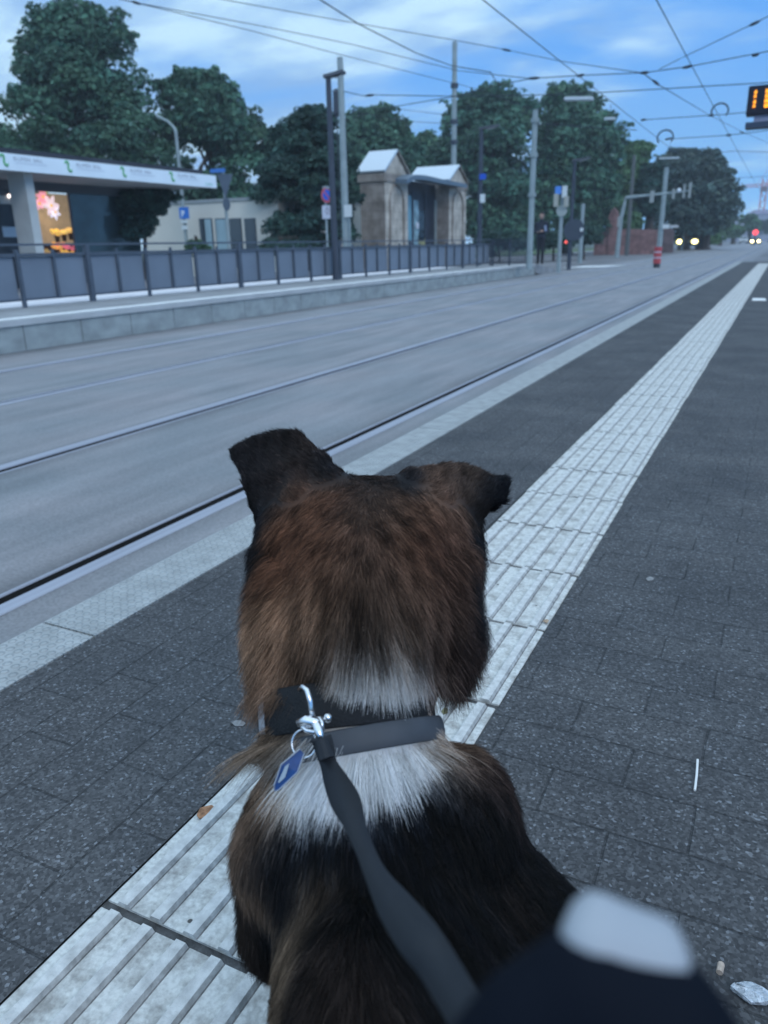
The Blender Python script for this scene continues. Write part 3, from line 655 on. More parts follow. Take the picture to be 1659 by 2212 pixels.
# dark platform lamps with flat heads
def lamp(x, y, z0, ztop, L, s, r, label):
    o = thing('street_lamp', (x, y, z0), label, 'street lamp', 'dark flat-headed lamps on the far platform')
    post(G(), x, y, z0, ztop, r, r * .72).build('pole', DARK, o)
    g = G(); a, b = Vector((x - .1 * s, y, ztop + .02)), Vector((x + L * s, y + .1, ztop + .10)); g.beam(a, b, .24, .07); g.build('lamp_head', mat('lamp_head_grey', (.11, .12, .14), .5), o, bevel=.012)
    g = G(); g.beam(a + Vector((.3 * s, 0, -.045)), b + Vector((-.08 * s, 0, -.045)), .18, .012); g.build('lamp_glass', mat('lamp_glass', (.35, .38, .4), .3), o); return o
l1 = lamp(-9.51, 16.72, 0, zat(710, 168, y=16.72), .36, 1, .085, 'dark lamp post on the far platform, just left of the mast with tension weight')
lyb = 28.5; l2 = lamp(-10.09, lyb, 0, zat(1038, 280, y=lyb), .62, 1, .095, 'dark lamp post with small blue sign and white box, right of the gateway')
plate('blue_sign', l2, 1036, 375, 1050, 388, lyb - .1, mat('sign_blue', (.02, .10, .55), .5)); plate('white_box', l2, 1037, 419, 1048, 438, lyb - .15, MATS['white_enamel'])
lyc = 34.0; lxc = at(1234, 480, Y=lyc).x; l3 = lamp(lxc, lyc, ZR, zat(1242, 348, y=lyc), .62, 1, .09, 'dark lamp post with a dark round sign disc low on it')
G().disc(at(1240, 497, Y=lyc - .12), (0, -1, 0), .43, .03).build('sign_disc', mat('sign_back', (.06, .075, .10), .6), l3)
plate('sticker', l3, 1253, 492, 1260, 500, lyc - .15, MATS['white_enamel'], .004)
# slim bent lamp behind the kiosk, with parking sign
LY = 31.5 - 2.2; lx = at(391, 400, Y=LY).x
l0 = thing('street_lamp', (lx, LY, ZR), 'slim pale lamp post with bent arm and blue parking sign behind the kiosk roof', 'street lamp')
zb0 = zat(378, 275, y=LY)
b0 = at(404, 545, Y=LY); 
g = G(); g.tube([(lx, LY, ZR), (lx, LY, zb0 - .15), Vector((lx - .08, LY, zb0)), at(362, 262, Y=LY), at(338, 250, Y=LY)], [.085, .07, .06, .05, .07], 10); g.build('pole', GALV, l0)
bluP = mat('parking_blue', (.03, .17, .58), .5); px_ = plate('parking_sign', l0, 389, 447, 407, 473, LY - .12, bluP)
plate('sub_sign', l0, 391, 475, 405, 482, LY - .12, MATS['white_enamel']); plate('sub_sign', l0, 393, 487, 405, 496, LY - .12, MATS['white_enamel'])
q = at(392, 468, Y=LY - .145); text('letter', 'P', q, (1, 0, 0), (0, 0, 1), .36, mat('white_letter', (.8, .85, .9), .5), l0, .002, bold=.01)
# back of a give-way sign with street name plate
SY = 21.0; sx = at(488, 450, Y=SY).x
sg_ = thing('road_sign_post', (sx, SY, ZR), 'grey sign post seen from behind with triangle, round disc and blue name plate', 'road sign')
post(G(), sx, SY, ZR, zat(486, 372, y=SY), .05).build('pole', GALV, sg_)
SB = mat('sign_rear_grey', (.10, .13, .17), .6)
G().poly([at(468, 376, Y=SY - .06), at(502, 376, Y=SY - .06), at(487, 428, Y=SY - .06)], (0, .02, 0)).build('give_way_triangle', SB, sg_)
G().disc(at(489, 441, Y=SY - .07), (0, -1, 0), .19, .02, sx=.72).build('round_disc', SB, sg_)
plate('name_plate', sg_, 455, 363, 486, 374, SY - .09, mat('name_plate_blue', (.06, .20, .55), .5))
# no-stopping sign with white plate
NY = 24.0; nx_ = at(706, 500, Y=NY).x
ns = thing('no_stopping_sign', (nx_, NY, ZR), 'round red-rimmed blue no stopping sign over a white plate, left of the dark lamp', 'road sign')
post(G(), nx_, NY, ZR, zat(703, 402, y=NY), .04).build('pole', GALV, ns)
c = at(706, 421, Y=NY - .06); RED = mat('sign_red', (.55, .12, .15), .5)
G().disc(c, (.25, -1, 0), .245, .015, 28, sx=.8).build('rim', RED, ns); G().disc(c + Vector((.004, -.016, 0)), (.25, -1, 0), .165, .004, 28, sx=.8).build('blue_field', mat('sign_royal_blue', (.02, .12, .6), .5), ns)
d = Vector((.09, .022, -.12)); G().beam(c + Vector((.006, -.024, 0)) - d, c + Vector((.006, -.024, 0)) + d, .045, .006, up=(0, -1, 0)).build('red_slash', RED, ns)
pl = plate('white_plate', ns, 697, 443, 717, 473, NY - .06, mat('plate_white', (.60, .62, .70), .5))
q = at(703.5, 463, Y=NY - .085); g = G(); g.tube([at(707 + 3.2 * math.cos(a), 456 + 6.5 * math.sin(a), Y=NY - .084) for a in np.linspace(0, 2 * math.pi, 14)[:-1]], .012, 6, close=True); g.ball(at(707, 447, Y=NY - .084), .02, 6); g.build('pictogram', mat('plate_ink', (.25, .22, .28), .6), ns)
plate('reflector', ns, 697, 402, 712, 408, NY - .05, GALV)
# tram signal post with boxes
TY = 29.1; tx = -7.25
ts = thing('tram_signal_post', (tx, TY, 0), 'pale tram signal post with blue and white plates and two beige signal boxes', 'signal')
post(G(), tx, TY, -.3, zat(1213, 410, y=TY), .075, .06).build('pole', GALV, ts)
plate('blue_plate', ts, 1199, 402, 1213, 420, TY - .1, mat('plate_blue', (.10, .28, .75), .5)); plate('white_plate', ts, 1214, 401, 1226, 427, TY - .14, MATS['white_enamel'])
BGX = mat('beige_box', (.42, .42, .37), .6)
for a, b in ((1198, 1208), (1220, 1229)): plate('signal_box', ts, a, 419 if a < 1210 else 424, b, 447, TY - .05, BGX, .18)
G().disc(at(1213, 455, Y=TY - .1), (0, -1, 0), .19, .04).build('round_plate', mat('grey_plate', (.40, .44, .42), .6), ts)
g = G(); g.beam(at(1190, 416, Y=TY + .1), at(1238, 434, Y=TY + .1), .04); g.build('cross_bar', DARK, ts)
G().ball(at(1222.5, 523, Y=TY - .1), .05).build('red_lamp', mat('red_lamp', (.9, .1, .08), .4, emit=(1, .12, .1), estr=1.2), ts, smooth=True)
# further plain poles
def pole(px0, py0, px1, Y, r, label, m_=GALV, z0=ZR):
    x = at((px0 + px1) / 2, py0 + 80, Y=Y).x; o = thing('steel_pole', (x, Y, z0), label, 'pole'); post(G(), x, Y, z0, zat(px0, py0, y=Y), r, r * .8).build('pole', m_, o); return o
p1_ = pole(1258, 440, 1252, 44, .12, 'short pale pole between the dark disc lamp and the brick wall')
p2_ = pole(1437, 362, 1428, 62, .19, 'pale mast on the road edge left of the oncoming car')
plate('name_board', p2_, 1431, 484, 1447, 494, 61.7, MATS['white_enamel']); plate('name_board', p2_, 1448, 486, 1466, 492, 61.7, SOFF)
p3_ = pole(1493, 398, 1484, 112, .22, 'pale mast directly behind the oncoming car', z0=ZR)
p4_ = pole(1368, 335, 1360, 66, .16, 'weathered brown pole in front of the trees by the brick wall', mat('brown_pole', (.11, .12, .12), .8))
# signal gantry over the junction
GY = 58.0; gx0 = at(1334, 530, Y=GY).x
gn = thing('traffic_light_gantry', (gx0, GY, ZR), 'grey cantilever gantry carrying traffic lights over the junction', 'gantry')
g = G(); e_ = at(1345, 430, Y=GY); g.tube([(gx0, GY, ZR), (gx0 + .1, GY, e_.z - 1.2), (gx0 + .25, GY, e_.z - .35), at(1352, 427, Y=GY), at(1420, 420, Y=GY), at(1492, 412, Y=GY)], [.16, .13, .12, .11, .09, .07], 8); g.build('arm', GALV, gn)
HS = mat('signal_housing', (.34, .37, .36), .6)
for a, b, c_, d_ in ((1404, 1414, 412, 438), (1452, 1459, 408, 430), (1475, 1482, 398, 428), (1487, 1495, 394, 428)): 
    h_ = plate('traffic_light', gn, a, c_, b, d_, GY - .1, HS, .25)
G().ball(at(1467, 411, Y=GY - .3), .13).build('lamp', mat('pale_lamp', (.8, .85, .9), .4), gn, smooth=True)
plate('equipment_box', gn, 1334, 468, 1340, 490, GY - .1, HS, .2)
ar = thing('second_gantry', at(1500, 461, Y=95), 'thin far gantry arm reaching right below the dark round tree', 'gantry')
g = G(); g.tube([(at(1480, 463, Y=95).x, 95, ZR), at(1481, 463, Y=95), at(1505, 460, Y=95), at(1549, 455, Y=95)], [.12, .1, .09, .09], 8); g.build('arm', GALV, ar)
fs = thing('far_signal', at(1557, 402, Y=100), 'small pinkish red signal lamp hanging from the wires before the sky', 'signal')
G().ball(at(1558, 402, Y=100), .25, 8).build('lamp', mat('pink_lamp', (.9, .35, .4), .4, emit=(1, .38, .45), estr=.9), fs, smooth=True); plate('housing', fs, 1551, 398, 1556, 405, 100, HS, .2)
fs2 = tag(G().tube([at(1580, 395, Y=100), at(1580, 407, Y=100)], [.3, .22], 8).build('hanging_box', SB), 'small dark box hanging on the wires left of the red crane', 'signal')

# ------------------------------------------------------------------ bollard, person, cars
RW = [mat('bollard_red', (.45, .07, .08), .5), mat('bollard_white', (.55, .55, .62), .5), mat('bollard_foot', (.05, .05, .06), .7)]
bp_ = at(1418, 578, Z=ZR); bo = thing('bollard', bp_, 'red and white striped marker post between the tracks', 'bollard')
zs = [at(1418, y, Y=bp_.y).z for y in (577, 569, 558, 555, 546, 543, 536)]
rb_ = .16
for n_, a, b, m_, r_ in (('foot', ZR, zs[1], RW[2], .14), ('red_band', zs[1], zs[2], RW[0], rb_), ('white_band', zs[2], zs[3], RW[1], rb_ - .01), ('red_band', zs[3], zs[4], RW[0], rb_), ('white_band', zs[4], zs[5], RW[1], rb_ - .01), ('red_band', zs[5], zs[6] + .05, RW[0], rb_)):
    G().tube([(bp_.x, bp_.y, a), (bp_.x, bp_.y, b)], r_, 12).build(n_, m_, bo)
def car(x, y, z, s, colr, label, lights, yaw=0):
    o = thing('car', (x, y, z), label, 'car'); sc = s
    def bx(pts, w0, w1, name, m_, bev=.05):
        g = G(); L_, R_ = [], []
        for (yy, zz, k) in pts: L_.append(g.bm.verts.new((x - k * sc, y + yy * sc, z + zz * sc))); R_.append(g.bm.verts.new((x + k * sc, y + yy * sc, z + zz * sc)))
        g.bm.faces.new(L_); g.bm.faces.new(R_[::-1])
        for i in range(len(L_)): j = (i + 1) % len(L_); g.bm.faces.new((L_[i], R_[i], R_[j], L_[j]))
        return g.build(name, m_, o, bevel=bev * sc)
    pm = mat('car_paint_%s' % label[:5], colr, .3, coat=.5)
    bx([(0, .3, .80), (-.02, .62, .84), (.1, .82, .84), (1.1, .95, .82), (3.6, .98, .82), (4.2, .8, .8), (4.25, .35, .8)], 0, 0, 'body', pm)
    bx([(.95, .93, .76), (1.75, 1.46, .60), (3.2, 1.47, .60), (4.0, .96, .74)], 0, 0, 'cabin', pm, .03)
    bx([(1.0, .965, .70), (1.70, 1.41, .57), (1.66, 1.42, .57), (.94, .97, .70)], 0, 0, 'windscreen', GLS, .004)
    for sx_ in (-1, 1):
        for yy in (.75, 3.4):
            G().tube([(x + sx_ * .62 * sc, y + yy * sc, z + .31 * sc), (x + sx_ * .82 * sc, y + yy * sc, z + .31 * sc)], .31 * sc, 16).build('wheel', mat('tyre', (.015, .015, .016), .9), o)
        G().ball((x + sx_ * .60 * sc, y - .02, z + .66 * sc), (.27 * sc, .06 * sc, .19 * sc)).build('headlight', mat('headlight_%d' % lights, (.9, .9, .85), .3, emit=(1, .86, .34) if lights else None, estr=lights), o, smooth=True)
    G().box(x - .45 * sc, x + .45 * sc, y - .05, y - .02, z + .36 * sc, z + .5 * sc).build('grille', mat('car_black', (.015, .016, .018), .5), o)
    return o
cp_ = at(1483, 537, Z=ZR); car(at(1483, 537, Y=96).x, 96, ZR + .02, 1.3, (.22, .27, .28), 'dark car driving towards us with both yellow headlights on', 6)
car(at(1632, 520, Y=150).x, 150, ZR + .02, .85, (.05, .05, .06), 'far car with merging yellow headlights under the red light, at the right edge', 14)
rl = thing('red_traffic_light', at(1632, 520, Y=140), 'bright red traffic light above the far headlights at the right edge', 'traffic light')
q = at(1632, 502, Y=140); G().ball(q, .38, 12).build('lamp', mat('red_signal_on', (1, .1, .1), .4, emit=(1, .05, .06), estr=2.2), rl, smooth=True)
G().tube([(q.x, 140.6, ZR), (q.x, 140.6, q.z + .9)], .12, 8).build('pole', DARK, rl)
pale_car = car(at(1606, 518, Y=190).x, 190, ZR + .02, 1.0, (.55, .58, .62), 'pale parked car far off beside the grass verge', 0)

# person waiting on the far platform
pf = np.array((-8.0, 29.3, 0.0)); ctr_p = pf.copy()
def pb_(r, f, z): return pf + np.array((.94 * r + .1 * f, .34 * r * 0 - f, z - .02 * 0))
PZ = -.02
PR = [cap(pb_(-.09, .02, .06), pb_(-.085, .0, .48), .05, .062), cap(pb_(-.085, 0, .48), pb_(-.08, -.02, .88), .062, .088), cap(pb_(.08, .0, .06), pb_(.085, .02, .48), .05, .06), cap(pb_(.085, .02, .48), pb_(.08, -.02, .88), .06, .088),
      cap(pb_(-.09, .0, .035), pb_(-.10, .14, .03), .04, .034), cap(pb_(.08, 0, .035), pb_(.10, .14, .03), .04, .034),
      ell(pb_(0, -.02, .95), (.165, .125, .13)), ell(pb_(0, -.01, 1.2), (.19, .135, .26)), cap(pb_(-.13, 0, 1.40), pb_(.13, 0, 1.40), .075, .075), cap(pb_(0, 0, 1.42), pb_(0, .02, 1.56), .056, .052),
      cap(pb_(-.2, 0, 1.39), pb_(-.245, -.02, 1.12), .062, .050), cap(pb_(-.245, -.02, 1.12), pb_(-.08, .20, 1.10), .048, .036), cap(pb_(.2, 0, 1.39), pb_(.25, -.02, 1.12), .062, .05), cap(pb_(.25, -.02, 1.12), pb_(.06, .21, 1.13), .048, .036),
      ell(pb_(-.05, .235, 1.11), (.04, .05, .03)), ell(pb_(.04, .24, 1.14), (.035, .05, .03)), ell(pb_(0, .03, 1.66), (.078, .095, .115)), cap(pb_(0, .115, 1.645), pb_(0, .125, 1.635), .016, .014), ell(pb_(-.078, .02, 1.65), (.012, .025, .035)), ell(pb_(.078, .02, 1.65), (.012, .025, .035))]
for s, w in ((-1, -.05), (1, .04)):
    for q in range(4): PR.append(cap(pb_(w - s * .0 + (q - 1.5) * .017, .26, 1.115), pb_(w + (q - 1.5) * .015 - s * .01, .305, 1.135), .009, .007))
    PR.append(cap(pb_(w - s * .03, .235, 1.13), pb_(w - s * .012, .28, 1.16), .010, .008))
person = thing('person', pf, 'person in dark jacket and trousers standing at the platform end looking at a phone', 'person')
Vp, Fp = surface(PR, pf + (-.4, -.5, -.02), pf + (.4, .35, 1.85), .016, .03)
Vp[:, 2] = np.maximum(Vp[:, 2], .0)
fcol = np.tile(np.array([(.026, .032, .048)]), (len(Vp), 1)); Zp = Vp[:, 2]
fcol[(Zp > 1.55)] = (.5, .32, .26); hand = (np.abs(Vp[:, 1] - (pf[1] - .27)) < .075) & (np.abs(Zp - 1.12) < .09); fcol[hand] = (.40, .25, .2); fcol[Zp < .9] = (.018, .021, .03); fcol[Zp < .09] = (.02, .02, .02)
mesh_np('body', Vp, Fp, mat('person_surface', (.1, .1, .1), .8, attr='col'), person, cols=fcol)
HR = [ell(pb_(0, .012, 1.70), (.086, .100, .095)), ell(pb_(0, -.03, 1.64), (.08, .07, .10))]
Vq, Fq = surface(HR, pf + (-.2, -.2, 1.5), pf + (.2, .2, 1.85), .014, .02); kq = (Vq[:, 1] > pf[1] - .055) | (Vq[:, 2] > 1.715)
Fq = Fq[kq[Fq].all(1)]; mesh_np('hair', Vq, Fq, mat('brown_hair', (.03, .022, .018), .7), person)
for s in (-1, 1): G().ball(pb_(s * .03, .118, 1.672), .011, 8).build('eye', mat('eye_dark', (.03, .02, .02), .3), person)
ph_ = tag(G().box(pf[0] - .035, pf[0] + .035, pf[1] - .318, pf[1] - .309, 1.10, 1.23).build('phone', mat('phone_case', (.05, .06, .07), .4)), 'small dark phone held by the waiting person', 'phone')
sh = G().beam(pb_(.16, .13, 1.33), pb_(.20, .14, 1.13), .07, .02, up=(0, -1, 0)).build('sleeve_patch', mat('pale_patch', (.30, .36, .50), .7), person)

# ------------------------------------------------------------------ brick wall, far town, crane
BRK = stone('red_brick_wall', (.27, .15, .14)); 
bw = thing('brick_wall', at(1350, 530, Y=70), 'reddish brick boundary wall with a taller pier beside the road', 'wall')
wy = 70
def wl(pts, name, m_, th, Y): G().poly([at(x, y, Y=Y) if z is None else Vector((at(x, 530, Y=Y).x, Y, z)) for x, y, z in pts], (0, th, 0)).build(name, m_, bw)
wl([(1283, 0, ZR), (1286, 505, None), (1296, 494, None), (1314, 490, None), (1314, 0, ZR)], 'wall', BRK, .5, wy)
wl([(1314.2, 0, ZR), (1314.2, 470, None), (1320, 455, None), (1326, 448, None), (1332, 456, None), (1337, 474, None), (1337, 0, ZR)], 'pier', BRK, .7, wy - .1)
wl([(1337.2, 0, ZR), (1337.2, 494, None), (1419, 496, None), (1419, 0, ZR)], 'wall', BRK, .5, wy)
wl([(1419.5, 0, ZR), (1419.5, 493, None), (1442, 491, None), (1455, 497, None), (1455, 0, ZR)], 'wall', stone('dull_brick', (.17, .12, .12)), .5, wy + 6)
FACD = mat('far_facade', (.34, .36, .45), .8, var=.15, vscale=.1); FROOF = mat('far_roof', (.20, .19, .28), .8); WIN = mat('far_window', (.08, .1, .14), .3)
def house(x0, x1, ytop, yeave, Y, label, dep=12):
    a, b = at(x0, 520, Y=Y), at(x1, 520, Y=Y); ze, zt_ = at((x0 + x1) / 2, yeave, Y=Y).z, at((x0 + x1) / 2, ytop, Y=Y).z
    o = thing('far_house', ((a.x + b.x) / 2, Y, ZR), label, 'house'); G().box(a.x, b.x, Y, Y + dep, ZR, ze).build('wall', FACD, o)
    m_ = (a.x + b.x) / 2; G().poly([(a.x - .3, Y - .3, ze + .01), (b.x + .3, Y - .3, ze + .01), (b.x - 2, Y + 3, zt_), (a.x + 2, Y + 3, zt_)], (0, dep, 0)).build('roof', FROOF, o)
    n = max(2, int((b.x - a.x) / 3))
    for i in range(n):
        for z in np.arange(1.5, ze - 2, 3.2): xx = a.x + (i + .5) * (b.x - a.x) / n; G().box(xx - .5, xx + .5, Y - .05, Y - .01, z, z + 1.6).build('window', WIN, o)
house(1558, 1604, 470, 476, 330, 'grey far house with low roof between the dark tree and the distant street tree', 14)
house(1606, 1700, 452, 462, 300, 'large far house with violet grey roof under the red crane', 16)
house(1700, 1800, 440, 455, 260, 'far house just past the right picture edge', 14)
CR = mat('crane_red', (.62, .10, .12), .6)
CYd = 420; cr_ = thing('tower_crane', (at(1648, 450, Y=CYd).x, CYd, ZR), 'red lattice tower crane far away above the violet roof', 'crane')
cx0 = at(1648, 430, Y=CYd).x; zj = at(1648, 401, Y=CYd).z; ztop = at(1654, 370, Y=CYd).z
g = G(); w_ = 1.1
for sx_ in (-w_, w_):
    for sy_ in (-w_, w_): g.beam((cx0 + sx_, CYd + sy_, ZR), (cx0 + sx_, CYd + sy_, ztop - 3), .45)
zz = ZR; fl_ = 1
while zz < ztop - 5: g.beam((cx0 - w_ * fl_, CYd - w_, zz), (cx0 + w_ * fl_, CYd - w_, zz + 2.6), .3); g.beam((cx0 - w_, CYd + w_ * fl_, zz), (cx0 - w_, CYd - w_ * fl_, zz + 2.6), .3); zz += 2.6; fl_ = -fl_
g.build('mast', CR, cr_)
xl = at(1594, 402, Y=CYd).x; g = G(); g.beam((cx0 + 14, CYd, zj - .4), (xl, CYd, zj - .4), .35).beam((cx0 + 10, CYd, zj + .8), (xl + 2, CYd, zj + .6), .3)
xx = xl
while xx < cx0 + 10: g.beam((xx, CYd, zj - .4), (xx + 1.3, CYd, zj + .7), .18).beam((xx + 1.3, CYd, zj + .7), (xx + 2.6, CYd, zj - .4), .18); xx += 2.6
g.beam((cx0, CYd, ztop), (xl + 8, CYd, zj + .8), .15).beam((cx0, CYd, ztop), (cx0 + 12, CYd, zj), .15); g.build('jib', CR, cr_)
G().box(cx0 - 1.5, cx0 + 1.5, CYd - 1.6, CYd + 1.6, zj - 2.6, zj - .5).build('cab', mat('crane_cab', (.16, .07, .1), .6), cr_)
hh = at(1607, 415, Y=CYd); 

# ------------------------------------------------------------------ departures display
DY = 12.0
dsp = thing('departure_display', at(1650, 220, Y=DY), 'black departure display with glowing orange line numbers at the upper right edge', 'display')
dzt, dzb = zat(1616, 186, y=DY), zat(1616, 249, y=DY); dx0 = at(1614, 220, Y=DY).x; CASE = mat('display_case', (.018, .018, .03), .45)
G().box(dx0, dx0 + 1.9, DY, DY + .22, dzb, dzt).build('case', CASE, dsp, bevel=.008)
z1, z0 = zat(1612, 265, y=DY), zat(1612, 277, y=DY); dxl = at(1610, 270, Y=DY).x
G().box(dxl, dxl + 1.95, DY - .02, DY + .25, z0, z1).build('lower_bar', mat('bar_slate', (.05, .07, .11), .5), dsp)
G().box(dx0 + .10, dx0 + 1.8, DY + .05, DY + .17, z1 + .002, dzb - .002).build('web', mat('bar_lilac', (.34, .34, .44), .5), dsp)
G().tube([(dx0 + 1.55, DY + .11, 0), (dx0 + 1.55, DY + .11, z0 - .002)], .06, 10).build('post', GALV, dsp)
LED = mat('orange_led', (1, .5, .05), .5, emit=(1, .32, .01), estr=1.5)
hD = dzt - dzb; rows = ['4', '5', '4', '5']; dest = ['HI', 'OR', 'HI', 'OR']
for i in range(4):
    zz = dzt - hD * (.275 + i * .165)
    text('line_number', rows[i], (dx0 + .075 - .0 * i, DY - .003, zz), (1, 0, 0), (0, 0, 1), hD * .142, LED, dsp, .002, bold=.006)
    text('destination', dest[i], (dx0 + .205, DY - .003, zz), (1, 0, 0), (0, 0, 1), hD * .142, LED, dsp, .002, bold=.006)

# ------------------------------------------------------------------ overhead wires
WIRE = mat('wire_dark', (.035, .045, .065), .6); INS = mat('insulator_dark', (.015, .018, .025), .6)
HC = 4.63                                                     # contact wire height
def wire(pts, label, r=.014, beads=(), name='overhead_wire', grp='wires over the tram tracks'):
    r = r * .78; pts = [Vector(p) for p in pts]; o = thing(name, pts[0], label, 'wire', grp)
    fine = []
    for a, b in zip(pts[:-1], pts[1:]):
        n = 6; L = (b - a).length
        for q in range(n): u = q / n; fine.append(a.lerp(b, u) - Vector((0, 0, min(.12, L * .004) * 4 * u * (1 - u) if len(pts) == 2 else 0)))
    fine.append(pts[-1]); G().tube(fine, r, 6).build('wire', WIRE, o)
    for (a, b) in beads: G().tube([a, Vector(a).lerp(Vector(b), .3), Vector(a).lerp(Vector(b), .7), b], [r * 1.5, r * 3, r * 3, r * 1.5], 6).build('insulator', INS, o)
    return o
def on(px, py, Y): return at(px, py, Y=Y)
Ze = [at(x, y, Z=HC) for x, y in ((1042, 15), (1254, 167), (1388, 260), (1444, 303))]
Zf = [at(x, y, Z=HC) for x, y in ((1408, 0), (1492, 144), (1555, 236), (1600, 322))]
xe = sum(p.x for p in Ze) / 4; xf = sum(p.x for p in Zf) / 4
wire([(xe, -4, HC), (xe, 150, HC)], 'contact wire over the far track running away to the right', .012)
wire([(xf, -4, HC), (xf, 150, HC)], 'contact wire over the near track, steepest of the wires', .012)
Yg = Ze[1].y
wire([on(818, 236, Yg + 2), on(983, 208, Yg + 1), on(1076, 184, Yg), on(1150, 169, Yg), on(1254, 163, Yg), on(1392, 157, Yg), on(1492, 143, Yg), on(1700, 103, Yg)], 'cross span wire carrying both contact wires, with insulators near the tall mast', .014, [(on(1140, 170, Yg), on(1166, 168, Yg)), (on(1246, 165, Yg), on(1262, 161, Yg)), (on(1382, 158, Yg), on(1402, 156, Yg)), (on(1474, 147, Yg), on(1496, 142, Yg)), (on(1624, 121, Yg), on(1640, 117, Yg))])
Yh = MY
wire([on(740, 197, Yh), on(790, 208, Yh), on(800, 205, Yh), on(983, 208, Yh), on(1226, 204, Yh), on(1700, 176, Yh)], 'lower long cross span wire starting at the mast with the tension weight', .018, [(on(790, 207, Yh), on(808, 205, Yh))])
wire([on(255, -3, 18), on(294, 6, 18), on(549, 53, 21), on(757, 95, 24), on(992, 153, 27), on(1140, 169, Yg)], 'upper one of the twin wires leaving the top left of the picture', .014, [(on(284, 3, 18), on(304, 9, 18))])
wire([on(294, 6, 18), on(549, 68, 22), on(731, 117, 25), on(1026, 191, 33), on(1160, 240, 40)], 'lower one of the twin wires leaving the top left of the picture', .014)
wire([on(470, -3, 20), on(688, 36, 22), on(983, 87, 25), on(1096, 108, 26), on(1210, 132, 27), on(1392, 158, Yg)], 'long wire passing the tip of the tallest mast', .013, [(on(1084, 106, 26), on(1104, 110, 26))])
wire([on(688, -3, 14), on(775, 52, 17), on(900, 115, 21), on(976, 142, 24), on(1060, 156, Yg - 1), on(1076, 184, Yg)], 'thick wire sweeping down from the top middle to the cross span', .016)
wire([on(1392, 160, Yg), on(1418, 180, Yg + 3), on(1436, 191, Yg + 5), on(1533, 249, 48), on(1606, 286, 60), on(1690, 322, 70)], 'wire falling to the right from the middle of the cross span', .016, [(on(1410, 173, Yg + 2), on(1424, 184, Yg + 4)), (on(1598, 284, 59), on(1610, 289, 61))])
wire([on(1425, 149, Yg), on(1477, 123, 23), on(1630, 50, 19), on(1690, 20, 18)], 'wire rising to the upper right corner', .012, [(on(1618, 56, 19), on(1642, 45, 19))])
wire([on(1160, 266, 26.54), on(1303, 277, 27.5), on(1376, 281, 28)], 'thin cantilever wire from the mast at the platform end', .016, [(on(1198, 268, 26.8), on(1210, 270, 26.8))])
Ym = Ze[2].y
wire([on(1388, 259, Ym), on(1537, 249, Ym), on(1700, 236, Ym)], 'second cross span, beneath the display edge', .016, [(on(1384, 260, Ym), on(1396, 258, Ym)), (on(1530, 250, Ym), on(1542, 248, Ym))])
Yn = Ze[3].y
wire([on(1436, 301, Yn), on(1574, 292, Yn), on(1700, 277, Yn)], 'third cross span, lowest one before the round dark tree', .018, [(on(1436, 302, Yn), on(1452, 298, Yn)), (on(1568, 293, Yn), on(1580, 291, Yn))])
wire([on(1480, 338, 62), on(1585, 326, 62), on(1700, 330, 62)], 'faint far cross span above the round dark tree', .02)
wire([on(1500, 388, 100), on(1700, 378, 100)], 'farthest cross span left of the crane', .03)
wire([on(983, 268, MY2), on(880, 262, MY2), on(760, 240, MY2)], 'thin far wire over the dark yew tree', .02)
wire([on(983, 250, MY2), on(830, 232, MY2), on(742, 262, MY2)], 'second thin far wire over the dark yew tree', .018)
# hoop jumpers round the contact wires
for (px, py, Y, lab) in ((1555, 240, Zf[2].y, 'wire hoop around the near contact wire'), (1437, 297, Yn, 'wire hoop around the far contact wire')):
    c = on(px, py, Y); rr = .0085 * Y
    o = thing('wire_hoop', c, lab, 'wire', 'hoops on the contact wires'); G().tube([c + Vector((rr * math.cos(a), 0, rr * .9 * math.sin(a))) for a in np.linspace(-.7, math.pi + .7, 16)], .018 * Y / 20, 6).build('hoop', WIRE, o)
# lamps hung from the spans
def hang(px0, px1, py, Y, label, up):
    a, b = at(px0, py + 1, Y=Y), at(px1, py, Y=Y); o = thing('hanging_lamp', (a + b) / 2, label, 'street lamp', 'lamps hung over the road')
    G().beam(a, b, .25, .10).build('lamp_body', mat('hanging_lamp_white', (.60, .66, .70), .4), o, bevel=.02); c = (a + b) / 2
    G().tube([c, (c.x, c.y, c.z + up)], .012, 6).build('hanger', WIRE, o)
hang(1220, 1281, 213, 27.0, 'large white lamp hung above the road before the tall trees', .0 + zat(1250, 204, y=27.0) - zat(1250, 213, y=27.0))
hang(1306, 1329, 256, 40, 'small white lamp hung in front of the tall trees', .6)
hang(1424, 1467, 341, 62, 'white lamp hung above the pale mast on the road edge', 1.0)

